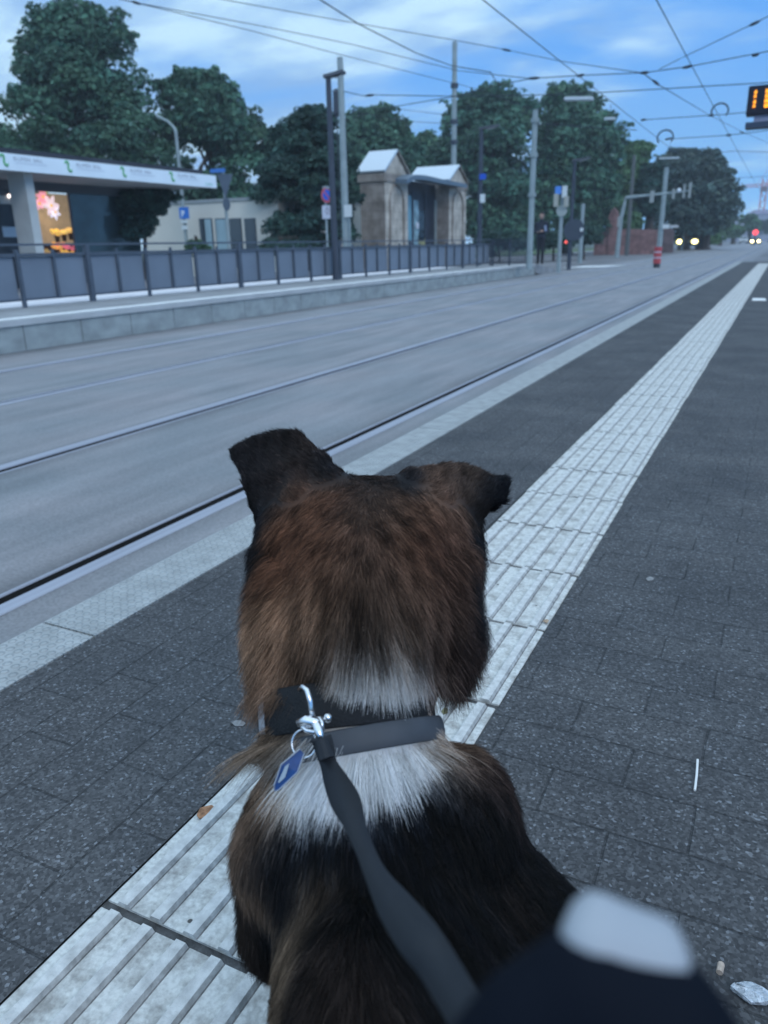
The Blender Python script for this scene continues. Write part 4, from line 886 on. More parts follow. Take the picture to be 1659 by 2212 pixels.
# ------------------------------------------------------------------ trees
def leaf_mat(name, col):
    m = bpy.data.materials.new(name); m.use_nodes = True; t = m.node_tree; L = t.links.new; b = t.nodes['Principled BSDF']; new = t.nodes.new
    a = new('ShaderNodeAttribute'); a.attribute_name = 'col'; L(a.outputs['Color'], b.inputs['Base Color']); b.inputs['Roughness'].default_value = .6; b.inputs['Specular IOR Level'].default_value = .25
    tr = new('ShaderNodeBsdfTranslucent'); L(a.outputs['Color'], tr.inputs[0]); ms = new('ShaderNodeMixShader'); ms.inputs[0].default_value = .22; L(b.outputs[0], ms.inputs[1]); L(tr.outputs[0], ms.inputs[2])
    L(ms.outputs[0], t.nodes['Material Output'].inputs[0]); return m
LEAF = leaf_mat('foliage', None); BARK = mat('bark', (.075, .06, .05), .9, var=.3, vscale=6, vstretch=(1, 1, .2))
def crown_mesh(name, clumps, nleaf, size, col, parent, droop=.0):
    """clumps: (centre, radii); leaves lie thickly over the skin of each clump and more thinly inside"""
    Cn = np.array([c for c, _ in clumps]); Rd = np.array([r for _, r in clumps]); w = (Rd[:, 0] * Rd[:, 2]); w = w / w.sum()
    k = rng.choice(len(Cn), nleaf, p=w); d = rng.normal(size=(nleaf, 3)); d /= np.linalg.norm(d, axis=1, keepdims=True)
    low = d[:, 2] < -.35; d[low, 2] *= -.6
    rad = rng.uniform(.62, 1.04, nleaf) ** .7; P = Cn[k] + d * Rd[k] * rad[:, None]
    n = d * .75 + rng.normal(size=(nleaf, 3)) * .55 + np.array([0, 0, .45]); n /= np.linalg.norm(n, axis=1, keepdims=True)
    r = rng.normal(size=(nleaf, 3)); u = np.cross(n, r); u /= np.linalg.norm(u, axis=1, keepdims=True); v = np.cross(n, u)
    s = size * rng.uniform(.55, 1.25, nleaf)[:, None]; asp = rng.uniform(.45, .8, nleaf)[:, None]
    Q = np.stack([P - u * s, P - v * s * asp + n * s * .12, P + u * s, P + v * s * asp + n * s * .12], 1)
    ctone = rng.lognormal(0, .24, len(Cn)); hue = rng.normal(0, .06, len(Cn))
    cc = np.array(col)[None] * (ctone[k] * rng.lognormal(0, .26, nleaf))[:, None] * np.stack([1 + hue[k], np.ones(nleaf), 1 - hue[k]], 1)
    return mesh_np(name, Q.reshape(-1, 3), np.arange(nleaf * 4).reshape(-1, 4), LEAF, parent, smooth=False, cols=np.repeat(np.clip(cc, .004, .3), 4, 0))
def tree(D, prof, col, label, n=60, nleaf=20000, size=.22, clump=(.9, 1.5), depth=.8, trunk=.3, gap=0, name='tree', y0=None, grp='trees behind the street'):
    """prof: (py, left px, right px) rows of the crown as it stands at distance D along the view of its middle"""
    rows = []
    for py, a, b in prof:
        l, r = at(a, py, D=D), at(b, py, D=D); rows.append(((l + r) / 2, (r - l).length / 2))
    base = rows[-1][0]; axis_x = sum(c.x for c, _ in rows) / len(rows); axis_y = sum(c.y for c, _ in rows) / len(rows)
    o = thing(name, (axis_x, axis_y, ZR), label, 'tree', grp); side = Vector((RT0[0], RT0[1], 0)); fwd = Vector((FW0[0], FW0[1], 0))
    zs_ = np.array([c.z for c, _ in rows]); cl = []
    for i in range(n):
        z = random.uniform(zs_.min(), zs_.max()) if i > 3 else zs_.max() - random.random() * .4
        o_ = np.argsort(zs_); hw = np.interp(z, zs_[o_], np.array([h for _, h in rows])[o_]); cxx = np.interp(z, zs_[o_], np.array([c.x for c, _ in rows])[o_]); cyy = np.interp(z, zs_[o_], np.array([c.y for c, _ in rows])[o_])
        r = random.uniform(*clump) * (D / 40); r = min(r, max(.35, hw * .62)); a = random.uniform(0, 2 * math.pi); q = math.sqrt(random.uniform(.15, 1)) * max(.0, hw - r * .72)
        zz_ = min(z, zs_.max() - r * .55)
        p = Vector((cxx, cyy, zz_)) + side * math.cos(a) * q + fwd * (math.sin(a) * q * depth); cl.append((np.array(p), np.array((r, r, r * random.uniform(.6, .85)))))
    sprays = []
    for c, r in cl:                                           # ragged twigs standing out of each clump
        for _ in range(5):
            d = rng.normal(size=3); d[2] = abs(d[2]) * .8; d /= np.linalg.norm(d); sprays.append((c + d * r * rng.uniform(.95, 1.2), r * rng.uniform(.16, .3)))
    crown_mesh('crown', cl + sprays, int(nleaf * 1.9), size * .62 * D / 40, col, o)
    bm_ = G(); zc_ = zs_.min() + (zs_.max() - zs_.min()) * .55
    top = Vector((axis_x, axis_y, zs_.max() - (zs_.max() - zs_.min()) * .25)); b0_ = Vector((axis_x, axis_y, ZR - .1)); mid = Vector((axis_x + random.uniform(-.2, .2), axis_y, (ZR + zs_.min()) / 2 + 1.0))
    tr = trunk * D / 40; bm_.tube([b0_, b0_ + Vector((0, 0, .4)), mid, top], [tr * 1.35, tr, tr * .8, tr * .25], 8)
    for i in range(min(8, len(cl))):
        e = Vector(cl[i * max(1, len(cl) // 8) % len(cl)][0]); s_ = mid.lerp(top, random.uniform(.1, .8)); bm_.tube([s_, s_.lerp(e, .5) + Vector((0, 0, .3)), e], [tr * .35, tr * .22, tr * .08], 6)
    bm_.build('trunk', BARK, o); return o
FW0, RT0 = (-math.sin(0.46356632), math.cos(0.46356632)), (math.cos(0.46356632), math.sin(0.46356632))
GA, GB, GC, GD, GE = (.062, .142, .092), (.072, .155, .085), (.036, .082, .066), (.09, .18, .08), (.062, .10, .088)
tree(44, [(14, 120, 200), (60, 65, 262), (110, 45, 290), (170, 20, 325), (230, -25, 362), (290, -60, 392), (350, -80, 385), (410, -60, 370)], GA, 'tallest broad conical tree at the left behind the kiosk roof', n=150, nleaf=38000, clump=(.8, 1.5), size=.21)
tree(47, [(158, 405, 455), (200, 345, 505), (260, 325, 560), (320, 318, 595), (380, 330, 610), (430, 340, 600), (485, 345, 590)], GA, 'rounded broad tree right of the slim bent lamp', n=100, nleaf=26000, clump=(.8, 1.4), size=.21)
tree(58, [(230, -120, -40), (280, -140, 30), (340, -150, 60), (420, -150, 60)], GB, 'low tree at the left picture edge behind the conical one', n=40, nleaf=9000, clump=(1.0, 1.5), size=.25)
tree(62, [(300, 590, 640), (330, 560, 700), (400, 550, 720), (500, 560, 720)], GA, 'mid green tree filling the gap behind the yew-like tree', n=50, nleaf=11000, clump=(.9, 1.4), size=.22)
tree(74, [(290, 900, 940), (330, 850, 980), (400, 850, 990), (500, 860, 990)], GB, 'green tree seen low between the two gate pillar roofs', n=50, nleaf=11000, clump=(.9, 1.4), size=.22)
tree(33, [(236, 640, 700), (280, 595, 750), (330, 560, 765), (390, 545, 775), (450, 540, 780), (500, 560, 780), (535, 590, 775)], GC, 'dark blue green yew-like tree left of the gateway', n=110, nleaf=34000, clump=(.55, 1.0), size=.17)
tree(60, [(236, 785, 830), (270, 740, 870), (310, 720, 905), (360, 720, 930), (430, 740, 930), (520, 760, 920)], GA, 'mid green tree standing behind the gateway', n=80, nleaf=20000, clump=(.9, 1.5), size=.22)
tree(64, [(205, 1030, 1095), (240, 960, 1150), (290, 920, 1170), (350, 915, 1180), (420, 960, 1185), (500, 990, 1185), (530, 1000, 1180)], GA, 'broad tree right behind the gateway and the blue-signed lamp', n=110, nleaf=26000, clump=(.9, 1.6), size=.22)
tree(66, [(190, 1185, 1255), (215, 1160, 1275), (260, 1150, 1330), (310, 1150, 1360), (360, 1150, 1345), (430, 1150, 1330), (500, 1160, 1310)], GA, 'tall leaning tree behind the large hanging lamp', n=110, nleaf=26000, clump=(.9, 1.5), size=.22)
tree(72, [(312, 1370, 1412), (340, 1320, 1405), (390, 1300, 1400), (440, 1300, 1395), (490, 1310, 1385)], GD, 'lighter green tree with ragged top beside the brown pole', n=60, nleaf=14000, clump=(.8, 1.2), size=.2)
tree(84, [(330, 1462, 1505), (345, 1430, 1555), (380, 1400, 1578), (420, 1395, 1592), (460, 1395, 1592), (500, 1400, 1580)], GE, 'dark grey green round tree at the end of the row', n=90, nleaf=24000, clump=(.7, 1.2), size=.19)
tree(84, [(325, 1532, 1552), (350, 1515, 1565), (400, 1500, 1575)], GE, 'small pointed crown beside the dark grey green round tree', n=20, nleaf=5000, clump=(.6, .9), size=.19)
tree(70, [(360, 1385, 1430), (400, 1370, 1440), (470, 1370, 1440)], GC, 'dark low tree between the ragged green one and the round one', n=40, nleaf=9000, clump=(.7, 1.1), size=.2)
tree(27, [(412, 245, 372), (445, 235, 368), (480, 240, 350), (515, 250, 335)], GC, 'small thin-trunked tree filling the dark tree reflection under the kiosk roof end', n=45, nleaf=12000, clump=(.5, .8), size=.16, trunk=.12)  # crown widened so its shape fills the dark reflection under the roof
for i, (D, pr, c_, lab) in enumerate(((170, [(466, 1612, 1635), (478, 1600, 1645), (498, 1600, 1645)], GB, 'far street tree in front of the violet roofed house'), (160, [(492, 1575, 1600), (500, 1566, 1606), (512, 1566, 1606)], GD, 'far low tree left of the far street tree'), (190, [(478, 1648, 1690), (500, 1640, 1700)], GE, 'far tree at the right picture edge'), (130, [(482, 1548, 1570), (496, 1535, 1580), (512, 1535, 1582)], GD, 'low far bush-like tree right of the brick wall'))):
    tree(D, pr, c_, lab, n=14, nleaf=2500, clump=(.35, .6), size=.16, trunk=.12)
def bush(D, prof, col, label, nleaf=5000, size=.13):
    return tree(D, prof, col, label, n=26, nleaf=nleaf, clump=(.35, .7), size=size, trunk=.06, name='bush', grp='bushes along the road')
bush(66, [(462, 1345, 1378), (475, 1338, 1385), (495, 1340, 1385)], GD, 'light green bush growing over the brick wall')
bush(50, [(488, 1238, 1292), (500, 1230, 1300), (525, 1225, 1300)], GC, 'dark clipped hedge bush left of the brick wall')
bush(46, [(505, 1020, 1140), (520, 1010, 1150), (535, 1010, 1150)], GC, 'dark low bush behind the open bar railing', 8000)
bush(48, [(505, 1160, 1235), (520, 1155, 1240), (530, 1155, 1240)], GC, 'dark low bush between the mast and the disc lamp', 8000)
bush(90, [(500, 1470, 1550), (512, 1460, 1560), (525, 1450, 1560)], GD, 'rough green bush behind the oncoming car', 8000)
bush(30, [(528, 560, 640), (540, 550, 700)], GC, 'low dark shrubs under the yew-like tree', 6000)
bush(28, [(528, 420, 440), (540, 400, 450)], GB, 'small green shrub in front of the beige building', 3000)

# thin evening air: far things pale a little towards blue
hz = G().box(-480, 120, -25, 560, -1.45, 75).build('haze', bpy.data.materials.new('haze_air')); hz['kind'] = 'stuff'
hm = hz.data.materials[0]; hm.use_nodes = True; hm.node_tree.nodes.clear()
pv = hm.node_tree.nodes.new('ShaderNodeVolumePrincipled'); pv.inputs['Density'].default_value = .0010; pv.inputs['Color'].default_value = (.80, .90, 1, 1)
ho = hm.node_tree.nodes.new('ShaderNodeOutputMaterial'); hm.node_tree.links.new(pv.outputs[0], ho.inputs['Volume'])
SC.cycles.volume_bounces = 0
# ------------------------------------------------------------------ the dog
YAW = 0.46356632
FW = np.array([-math.sin(YAW), math.cos(YAW), 0]); RT = np.array([math.cos(YAW), math.sin(YAW), 0]); UP = np.array([0, 0, 1.0])
def pp(px, py, t): return np.array(at(px, py, D=t))
def fr(F, R, Z): return FW * F + RT * R + UP * Z            # place given ahead / right of the camera's foot, and height
AX = np.stack([FW, RT, UP])
DOG = []
# head, seen from behind: skull, cheeks, ruff, muzzle
DOG += [ell(pp(797, 1185, .71), (.085, .084, .064), AX), ell(pp(622, 1195, .715), (.05, .027, .045), AX), ell(pp(960, 1195, .72), (.05, .028, .045), AX), ell(pp(782, 1305, .68), (.097, .076, .085), AX)]
DOG += [ell(pp(668, 1345, .685), (.06, .046, .062), AX), ell(pp(905, 1345, .70), (.06, .045, .060), AX)]
head = pp(800, 1175, .71)
DOG += [cap(head + FW * .07 - UP * .02, head + FW * .155 - UP * .045, .043, .027)]
# neck down to the withers
DOG += [cap(pp(790, 1330, .70), pp(755, 1560, .66), .078, .066), cap(pp(755, 1560, .66), pp(785, 1790, .66), .064, .088)]
# shoulders, chest, barrel, rump
DOG += [ell(pp(668, 1800, .63), (.062, .050, .055), AX), ell(pp(975, 1770, .64), (.065, .050, .055), AX)]
DOG += [ell(pp(790, 1830, .65), (.085, .085, .07), AX)]
DOG += [cap(pp(800, 1860, .64), pp(960, 2330, .57), .086, .100)]
# upper arms and fore legs down to the paws
fl, frr = fr(.60, -.085, .02), fr(.62, .095, .02)
DOG += [cap(pp(614, 1850, .63), pp(612, 2000, .66), .036, .029), cap(pp(612, 2000, .66), fl + UP * .03, .027, .019), cap(fl, fl + FW * .045 - UP * .004, .021, .017)]
DOG += [cap(pp(1010, 1830, .66), pp(1060, 1990, .68), .042, .034), cap(pp(1060, 1990, .68), frr + UP * .03, .03, .02), cap(frr, frr + FW * .045 - UP * .004, .021, .017)]
# haunches, hind paws, tail
DOG += [ell(pp(790, 2260, .54), (.105, .055, .105), AX), cap(pp(712, 1950, .585), pp(765, 2200, .54), .034, .052)]
DOG += [ell(pp(1115, 2160, .62), (.11, .070, .10), AX), cap(pp(1060, 1940, .63), pp(1130, 2100, .62), .048, .062)]
rump = pp(960, 2330, .57)
hl, hr = fr(.42, -.08, .022), fr(.46, .19, .022)
DOG += [cap(rump - UP * .0 - RT * .09, hl - FW * .03 + UP * .01, .05, .024), cap(hl - FW * .03, hl + FW * .09, .022, .02)]
DOG += [cap(rump + RT * .10, hr - FW * .03 + UP * .01, .05, .024), cap(hr - FW * .03, hr + FW * .09, .022, .02)]
DOG += [ell(fr(.33, .07, .10), (.10, .11, .10), AX)]
tl = [fr(.25, .10, .06), fr(.18, .16, .03), fr(.13, .24, .026), fr(.12, .33, .024)]
for a, b, r0, r1 in ((0, 1, .03, .026), (1, 2, .026, .024), (2, 3, .024, .012)): DOG.append(cap(tl[a], tl[b], r0, r1))
# ears: broad, tips folded forward
def ear(base0, base1, fold0, fold1, tip, r=.0085, n=7):
    out = []
    for i in range(n + 1):
        s = i / n; b = base0 + (base1 - base0) * s; f = fold0 + (fold1 - fold0) * s
        f = f + UP * .005 * math.sin(math.pi * s); mid = (b + f) / 2 - FW * .006 * math.sin(math.pi * s)
        out += [cap(b, mid, r * 1.5, r), cap(mid, f, r, r * .8)]
        out += [cap(f, f + (tip - f) * .75, r * .8, r * .5)]
    return out
le = dict(base0=pp(585, 1115, .72), base1=pp(712, 1040, .705), fold0=pp(517, 980, .735), fold1=pp(640, 950, .715), tip=pp(550, 1035, .80))
re_ = dict(base0=pp(1000, 1140, .73), base1=pp(893, 1040, .705), fold0=pp(1062, 1052, .735), fold1=pp(960, 1020, .715), tip=pp(1068, 1110, .765))
EARS = ear(**le) + ear(**re_)
EARS += [cap(pp(636, 956, .716), pp(690, 1000, .71), .008, .009), cap(pp(690, 1000, .71), pp(712, 1050, .705), .009, .014), cap(pp(660, 1000, .715), pp(650, 1080, .70), .009, .016), cap(pp(960, 1030, .715), pp(940, 1090, .70), .009, .016), cap(pp(1042, 1065, .735), pp(1008, 1140, .745), .011, .012), cap(pp(1066, 1046, .735), pp(1084, 1043, .732), .007, .006), cap(pp(1084, 1044, .732), pp(1087, 1080, .73), .006, .005), cap(pp(1070, 1060, .734), pp(1074, 1080, .732), .006, .005), cap(pp(540, 1010, .735), pp(568, 1085, .73), .007, .012)]
FULL = dict(groups=((DOG, .018), (EARS, .006)), join=.02)
KS = .018
dog = thing('dog', fr(.45, .02, 0), 'brown and black dog with white neck patch, sitting with its back to us', 'dog')
V, F = surface(FULL, np.minimum.reduce([fr(.0, -.25, 0), fr(0, .42, 0), fr(.95, -.25, 0), fr(.95, .42, 0)]) * (1, 1, 0) + (0, 0, -.01),
               np.maximum.reduce([fr(.0, -.25, 0), fr(0, .42, 0), fr(.95, -.25, 0), fr(.95, .42, 0)]) * (1, 1, 0) + (0, 0, .66), .0065, KS)
keep = V[:, 2] > -.004
V[:, 2] = np.maximum(V[:, 2], .001)

K_, DB, RB, TN, WH, BR = (.006, .0075, .011), (.052, .033, .024), (.125, .058, .034), (.36, .21, .13), (.90, .90, .88), (.165, .110, .072)
ANCH = [  # coat colours where they sit on the body
 (545,1000,(.014,.012,.013),.03),(600,965,(.020,.016,.015),.02),(575,1050,(.016,.013,.013),.020),(700,1010,K_,.012),(655,1000,(.045,.030,.025),.02),(640,1060,(.075,.042,.03),.018),(675,1080,RB,.02),(640,1120,RB,.024),(556,1120,K_,.010),(556,1200,K_,.009),(612,1180,RB,.018),
 (1085,1065,K_,.014),(1050,1110,(.014,.012,.012),.016),(1030,1165,K_,.010),(985,1200,(.10,.055,.038),.018),(985,1150,(.09,.05,.036),.014),(970,1050,(.10,.062,.046),.02),(935,1080,(.15,.078,.05),.02),(1020,1030,(.07,.05,.04),.018),(885,1035,K_,.010),
 (800,1040,(.034,.023,.019),.016),(800,1090,(.04,.028,.022),.02),(740,1080,(.075,.04,.028),.02),(860,1085,(.08,.045,.03),.018),(690,1170,RB,.03),(890,1150,RB,.028),(940,1160,(.10,.05,.034),.02),(790,1160,(.06,.036,.027),.02),
 (790,1240,DB,.022),(700,1240,(.10,.052,.033),.022),(890,1240,(.11,.06,.04),.026),(610,1220,(.13,.06,.035),.018),(970,1220,(.085,.046,.033),.022),(1010,1250,K_,.010),(552,1255,(.05,.032,.026),.010),
 (645,1295,TN,.020),(590,1335,(.24,.14,.085),.02),(612,1380,TN,.022),(700,1300,(.17,.10,.06),.02),(575,1430,(.22,.13,.08),.018),(600,1480,(.15,.09,.06),.02),(685,1390,(.09,.055,.037),.018),(665,1450,(.07,.045,.03),.016),
 (780,1330,DB,.02),(780,1360,(.035,.028,.024),.016),(860,1330,(.10,.065,.045),.02),(915,1390,(.05,.036,.03),.016),(960,1330,(.065,.04,.03),.022),(1000,1380,(.03,.02,.018),.018),(980,1440,(.045,.03,.024),.02),(1015,1320,K_,.010),
 (790,1408,WH,.013),(820,1408,WH,.013),(760,1432,WH,.016),(850,1425,WH,.016),(800,1440,WH,.02),(885,1445,WH,.012),(800,1480,WH,.018),(870,1480,WH,.014),(735,1490,WH,.012),(820,1520,WH,.016),(900,1500,WH,.010),(940,1470,(.22,.16,.13),.012),(660,1520,DB,.016),(620,1540,(.05,.035,.025),.015),
 (560,1600,BR,.014),(600,1620,BR,.014),(960,1580,(.10,.065,.045),.014),(930,1610,(.2,.14,.1),.012),
 (780,1640,WH,.034),(700,1660,WH,.028),(645,1680,WH,.013),(690,1690,WH,.016),(740,1690,WH,.015),(790,1690,WH,.02),(870,1645,WH,.022),(920,1655,WH,.018),(950,1668,WH,.010),(830,1680,WH,.018),
 (590,1670,(.36,.24,.16),.016),(545,1730,(.22,.14,.095),.018),(525,1780,(.20,.13,.09),.018),(575,1780,(.26,.17,.12),.014),(600,1820,K_,.012),(975,1635,(.17,.11,.08),.014),(1000,1690,(.07,.045,.035),.02),(1060,1700,(.05,.03,.025),.02),
 (690,1815,K_,.014),(740,1790,K_,.012),(780,1800,K_,.016),(850,1750,K_,.018),(850,1790,K_,.02),(930,1725,K_,.014),(920,1760,K_,.02),(1000,1760,K_,.025),(1060,1780,K_,.02),(560,1860,(.03,.024,.022),.016),(550,1930,(.17,.115,.08),.016),(540,2000,(.06,.042,.033),.02),(580,2030,K_,.015),
 (615,1900,K_,.012),(675,1900,(.25,.17,.11),.014),(660,1980,(.19,.13,.085),.014),(720,1930,(.04,.03,.026),.02),(630,2060,(.25,.17,.11),.014),(605,2140,(.22,.15,.10),.014),(700,2050,(.07,.047,.036),.02),(770,1990,(.028,.022,.022),.02),(760,2100,(.04,.029,.026),.02),
 (660,2170,(.03,.022,.02),.02),(850,1950,K_,.025),(900,1850,K_,.025),(960,1880,(.05,.036,.028),.016),(1040,1850,(.055,.04,.032),.015),(1000,1950,K_,.025),(950,2060,K_,.03),(1090,1950,(.045,.033,.028),.018),(1150,2000,(.04,.028,.025),.02),(1200,1960,K_,.018),(850,2150,(.03,.023,.022),.025),(1080,2100,K_,.03),(760,2190,(.055,.038,.03),.02)]
def hit(px, py):
    d = ray(px, py); ts = np.linspace(.35, .95, 500); P = CAM + d * ts[:, None]; s = sdf(P, FULL, KS); k = np.argmax(s < .004)
    return P[k] if (s < .004).any() else P[np.argmin(s)]
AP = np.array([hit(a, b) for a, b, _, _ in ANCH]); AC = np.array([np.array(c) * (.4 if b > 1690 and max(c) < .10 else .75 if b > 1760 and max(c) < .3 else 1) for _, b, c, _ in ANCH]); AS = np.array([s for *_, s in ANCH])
TUFT, PATCH = hit(810, 1435), hit(760, 1690)
TUFTS = [hit(590, 1606), hit(928, 1585)]
def coat(P):
    out = np.empty((len(P), 3))
    for i in range(0, len(P), 20000):
        q = P[i:i + 20000]; d2 = ((q[:, None] - AP[None]) ** 2).sum(-1); w = np.exp(-d2 / (2 * AS ** 2)) + 1e-12
        base = 3e-4; lw = np.log(AC)
        w = w ** 1.35
        out[i:i + 20000] = np.exp((w @ lw + base * np.log(np.array(K_))) / (w.sum(1, keepdims=True) + base))
    return out
HAIRM = mat('dog_coat', (.1, .1, .1), .55, attr='col', spec=.09)
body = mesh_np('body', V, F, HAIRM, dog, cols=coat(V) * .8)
# strands
neck_c, neck_w = pp(755, 1560, .66), pp(800, 1300, .70)
COLLARS = []                                                # filled before growing: (centre, axis, half height)
def vnoise(P, s, seed):
    r = np.random.default_rng(seed); out = np.zeros(len(P))
    for i in range(5):
        k = r.normal(size=3) * s; out += np.sin(P @ k + r.uniform(0, 6.3))
    return out / 2.2
def grow(n):
    tri = np.concatenate([F[:, [0, 1, 2]], F[:, [0, 2, 3]]]); A, B, D = V[tri[:, 0]], V[tri[:, 1]], V[tri[:, 2]]
    ctr = (A + B + D) / 3; area = np.linalg.norm(np.cross(B - A, D - A), axis=1)
    nrm = grad(ctr, FULL, KS)
    tocam = CAM - ctr; face = (nrm * tocam).sum(1) / np.linalg.norm(tocam, axis=1)
    w = area * np.where(face > -.35, 1, .35) * np.where(ctr[:, 2] < .10, .4, 1)
    pick = rng.choice(len(tri), n, p=w / w.sum())
    u, v = rng.random(n), rng.random(n); f = u + v > 1; u[f], v[f] = 1 - u[f], 1 - v[f]
    P = A[pick] + (B - A)[pick] * u[:, None] + (D - A)[pick] * v[:, None]
    Nn = nrm[pick]
    ahead, side, up = (P - head) @ FW, (P - head) @ RT, P[:, 2]
    dear = sdf(P, EARS, .006); isear = (dear < .004) & (P[:, 2] > .50) & (sdf(P, DOG, .018) > .004)
    zc = neck_c[2]
    # combing: head and neck fall back and outwards to the collar, the trunk towards the rump
    b = np.zeros((n, 3)); onhead = (up > zc + .0) & ~isear
    sgn = np.tanh(side / .05)
    b += np.where(onhead[:, None], -FW * .35 - UP * .95 + RT * (sgn * (.45 + .5 * np.clip((head[2] + .02 - up) / .08, 0, 1)))[:, None], 0)
    mz = onhead & (ahead > .03); b[mz] = -FW * 1.0 - UP * .1
    ontr = ~onhead & ~isear; cx = ((P - pp(785, 1700, .6)) @ RT)
    b += np.where(ontr[:, None], -FW * .75 - UP * .75 + RT * (np.tanh(cx / .06) * .4 + .08)[:, None], 0)
    leg = ontr & (up < .16) & (ahead > -.3); b[leg] = -UP * 1.0 - FW * .2
    b[isear] = (UP * .5 + RT * (np.sign(side[isear]) * .6)[:, None] + FW * .1)
    L = np.full(n, .021)
    L = np.where(onhead, .014 + .010 * np.clip((head[2] + .02 - up) / .10, 0, 1) + .026 * np.clip((zc + .080 - up) / .05, 0, 1) * np.clip((.085 - np.abs(side + .01)) / .03, .15, 1), L)
    wh = np.exp(-((P - TUFT) ** 2).sum(1) / (2 * .028 ** 2)); L = L + .020 * wh; wb = np.exp(-((P - PATCH) ** 2).sum(1) / (2 * .05 ** 2)); L = L - .005 * wb
    L = np.where(mz, .008, L); L = np.where(isear, .0075, L); L = np.where(leg, .012, L)
    L = np.where((up > .535) & ~isear, .010, L)
    lift = np.full(n, .33); lift = np.where(onhead, .34, lift); lift = np.where(isear, .30, lift)
    cheek = np.exp(-((np.abs(side + .004) - .082) / .022) ** 2) * onhead * (up < head[2] + .01); lift = lift + .34 * cheek; L = L + .007 * cheek
    for c, ax, hh in COLLARS:                               # pressed flat under the collars
        q = np.abs((P - c) @ ax) < hh; L = np.where(q, .006 if hh < .01 else .004, L)
    for tc_ in TUFTS:                                       # side tufts pushing out between the collars
        q = np.exp(-((P - tc_) ** 2).sum(1) / (2 * .012 ** 2)); L = L + .030 * q; b = b + RT * (np.sign((tc_ - neck_c) @ RT) * 1.6 * q)[:, None]; lift = lift + .2 * q
    cl = vnoise(P, 110, 3); c2 = vnoise(P, 320, 5)
    b = b + RT * (cl * .07)[:, None] + UP * (vnoise(P, 140, 9) * .05)[:, None] + rng.normal(size=(n, 3)) * .13 + RT * (c2 * .06)[:, None]
    T = b - Nn * (b * Nn).sum(1, keepdims=True); T /= np.linalg.norm(T, axis=1, keepdims=True) + 1e-6
    L = L * rng.uniform(.55, 1.25, n) * (1 + .07 * cl); lift = lift * rng.uniform(.6, 1.35, n) + .03 * c2
    d0 = T * (1 - lift)[:, None] + Nn * lift[:, None]; d0 /= np.linalg.norm(d0, axis=1, keepdims=True)
    d1 = T * (1 - lift * .45)[:, None] + Nn * (lift * .45)[:, None] - UP * np.where(isear, 0, .30)[:, None]; d1 /= np.linalg.norm(d1, axis=1, keepdims=True)
    K = 5; pts = np.empty((n, K, 3)); pts[:, 0] = P - Nn * .001
    for k in range(1, K):
        s = (k - .5) / (K - 1); d = d0 * (1 - s) + d1 * s; pts[:, k] = pts[:, k - 1] + d * (L / (K - 1))[:, None]
    # underside never enters the paving
    pts[..., 2] = np.maximum(pts[..., 2], .002)
    jit = P + T * rng.normal(0, .004, n)[:, None] + rng.normal(0, .0025, (n, 3))
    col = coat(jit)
    dfl = FW * .4 + UP * .92; Ps = P - .78 * (P @ dfl)[:, None] * dfl                    # colour runs in locks along the lie of the coat
    streak = np.clip(1 + .36 * vnoise(Ps, 300, 12) + .26 * vnoise(Ps, 120, 21), .35, 2.0)
    wt = np.clip((col.max(1) - .25) / .3, 0, 1); streak = streak * (1 - wt) + (1 + .3 * (streak - 1)) * wt
    col = col * streak[:, None] * np.exp(rng.normal(0, 1, n) * (.32 - .2 * wt))[:, None]
    # brindle: pale hairs among dark ones
    br = (rng.random(n) < np.where(onhead, .10, .05)) & (col.max(1) < .12); col[br] = col[br] * 2.4 + np.array([.02, .013, .008])
    dk = (rng.random(n) < .16) & (col.max(1) > .05) & (col.max(1) < .4); col[dk] *= .3
    col = np.clip(col, .006, .85)
    return pts, col, L
# collars first (they press the coat down), then the coat
def ring_frame(c, ax):
    ax = np.array(ax, float); ax /= np.linalg.norm(ax); s = RT - ax * (RT @ ax); s /= np.linalg.norm(s); return ax, s, np.cross(ax, s)
def band(name, c, ax, ra, rb, h, th, m, parent, a0=0, a1=2 * math.pi, n=72, rim=.0):
    """a strap bent round the neck: half axes ra (sideways) and rb (front to back)"""
    ax, s, f = ring_frame(c, ax); full = abs(a1 - a0 - 2 * math.pi) < 1e-6
    prof = [(-h / 2, 0), (h / 2, 0), (h / 2, th * .8), (h / 2 - th * .3, th), (h / 6, th + rim), (-h / 6, th + rim), (-h / 2 + th * .3, th), (-h / 2, th * .8)]
    Vv, Ff = [], []; k = len(prof); m_ = n if full else n + 1
    for i in range(m_):
        a = a0 + (a1 - a0) * i / n
        for z, o in prof: Vv.append(c + s * (ra + o) * math.cos(a) + f * (rb + o) * math.sin(a) + ax * z)
    for i in range(n):
        j = (i + 1) % m_
        for q in range(k): Ff.append((i * k + q, i * k + (q + 1) % k, j * k + (q + 1) % k, j * k + q))
    return mesh_np(name, Vv, Ff, m, parent)
AXN = UP * math.cos(math.radians(37)) + FW * math.sin(math.radians(37))
c1, c2 = pp(748, 1532, .665), pp(772, 1604, .66)
ax1 = AXN - RT * .085; ax2 = AXN - RT * .15
COLLARS += [(c1, ax1 / np.linalg.norm(ax1), .019), (c2, ax2 / np.linalg.norm(ax2), .009)]
WEB = mat('black_webbing', (.012, .013, .015), .75, bump=.3, bscale=400)
collar = thing('dog_collar', c1, 'wide black padded collar with grey reflective stripe, upper of the two round the dog neck', 'collar')
band('strap', c1, ax1, .0715, .071, .036, .0045, WEB, collar)
a_, s_, f_ = ring_frame(c1, ax1)
band('reflective_stripe', c1, ax1, .0768, .0763, .031, .0006, mat('reflective_grey', (.42, .43, .46), .5), collar, math.radians(203), math.radians(213), 6)
STL = mat('chromed_steel', (.75, .76, .78), .18, metal=1)
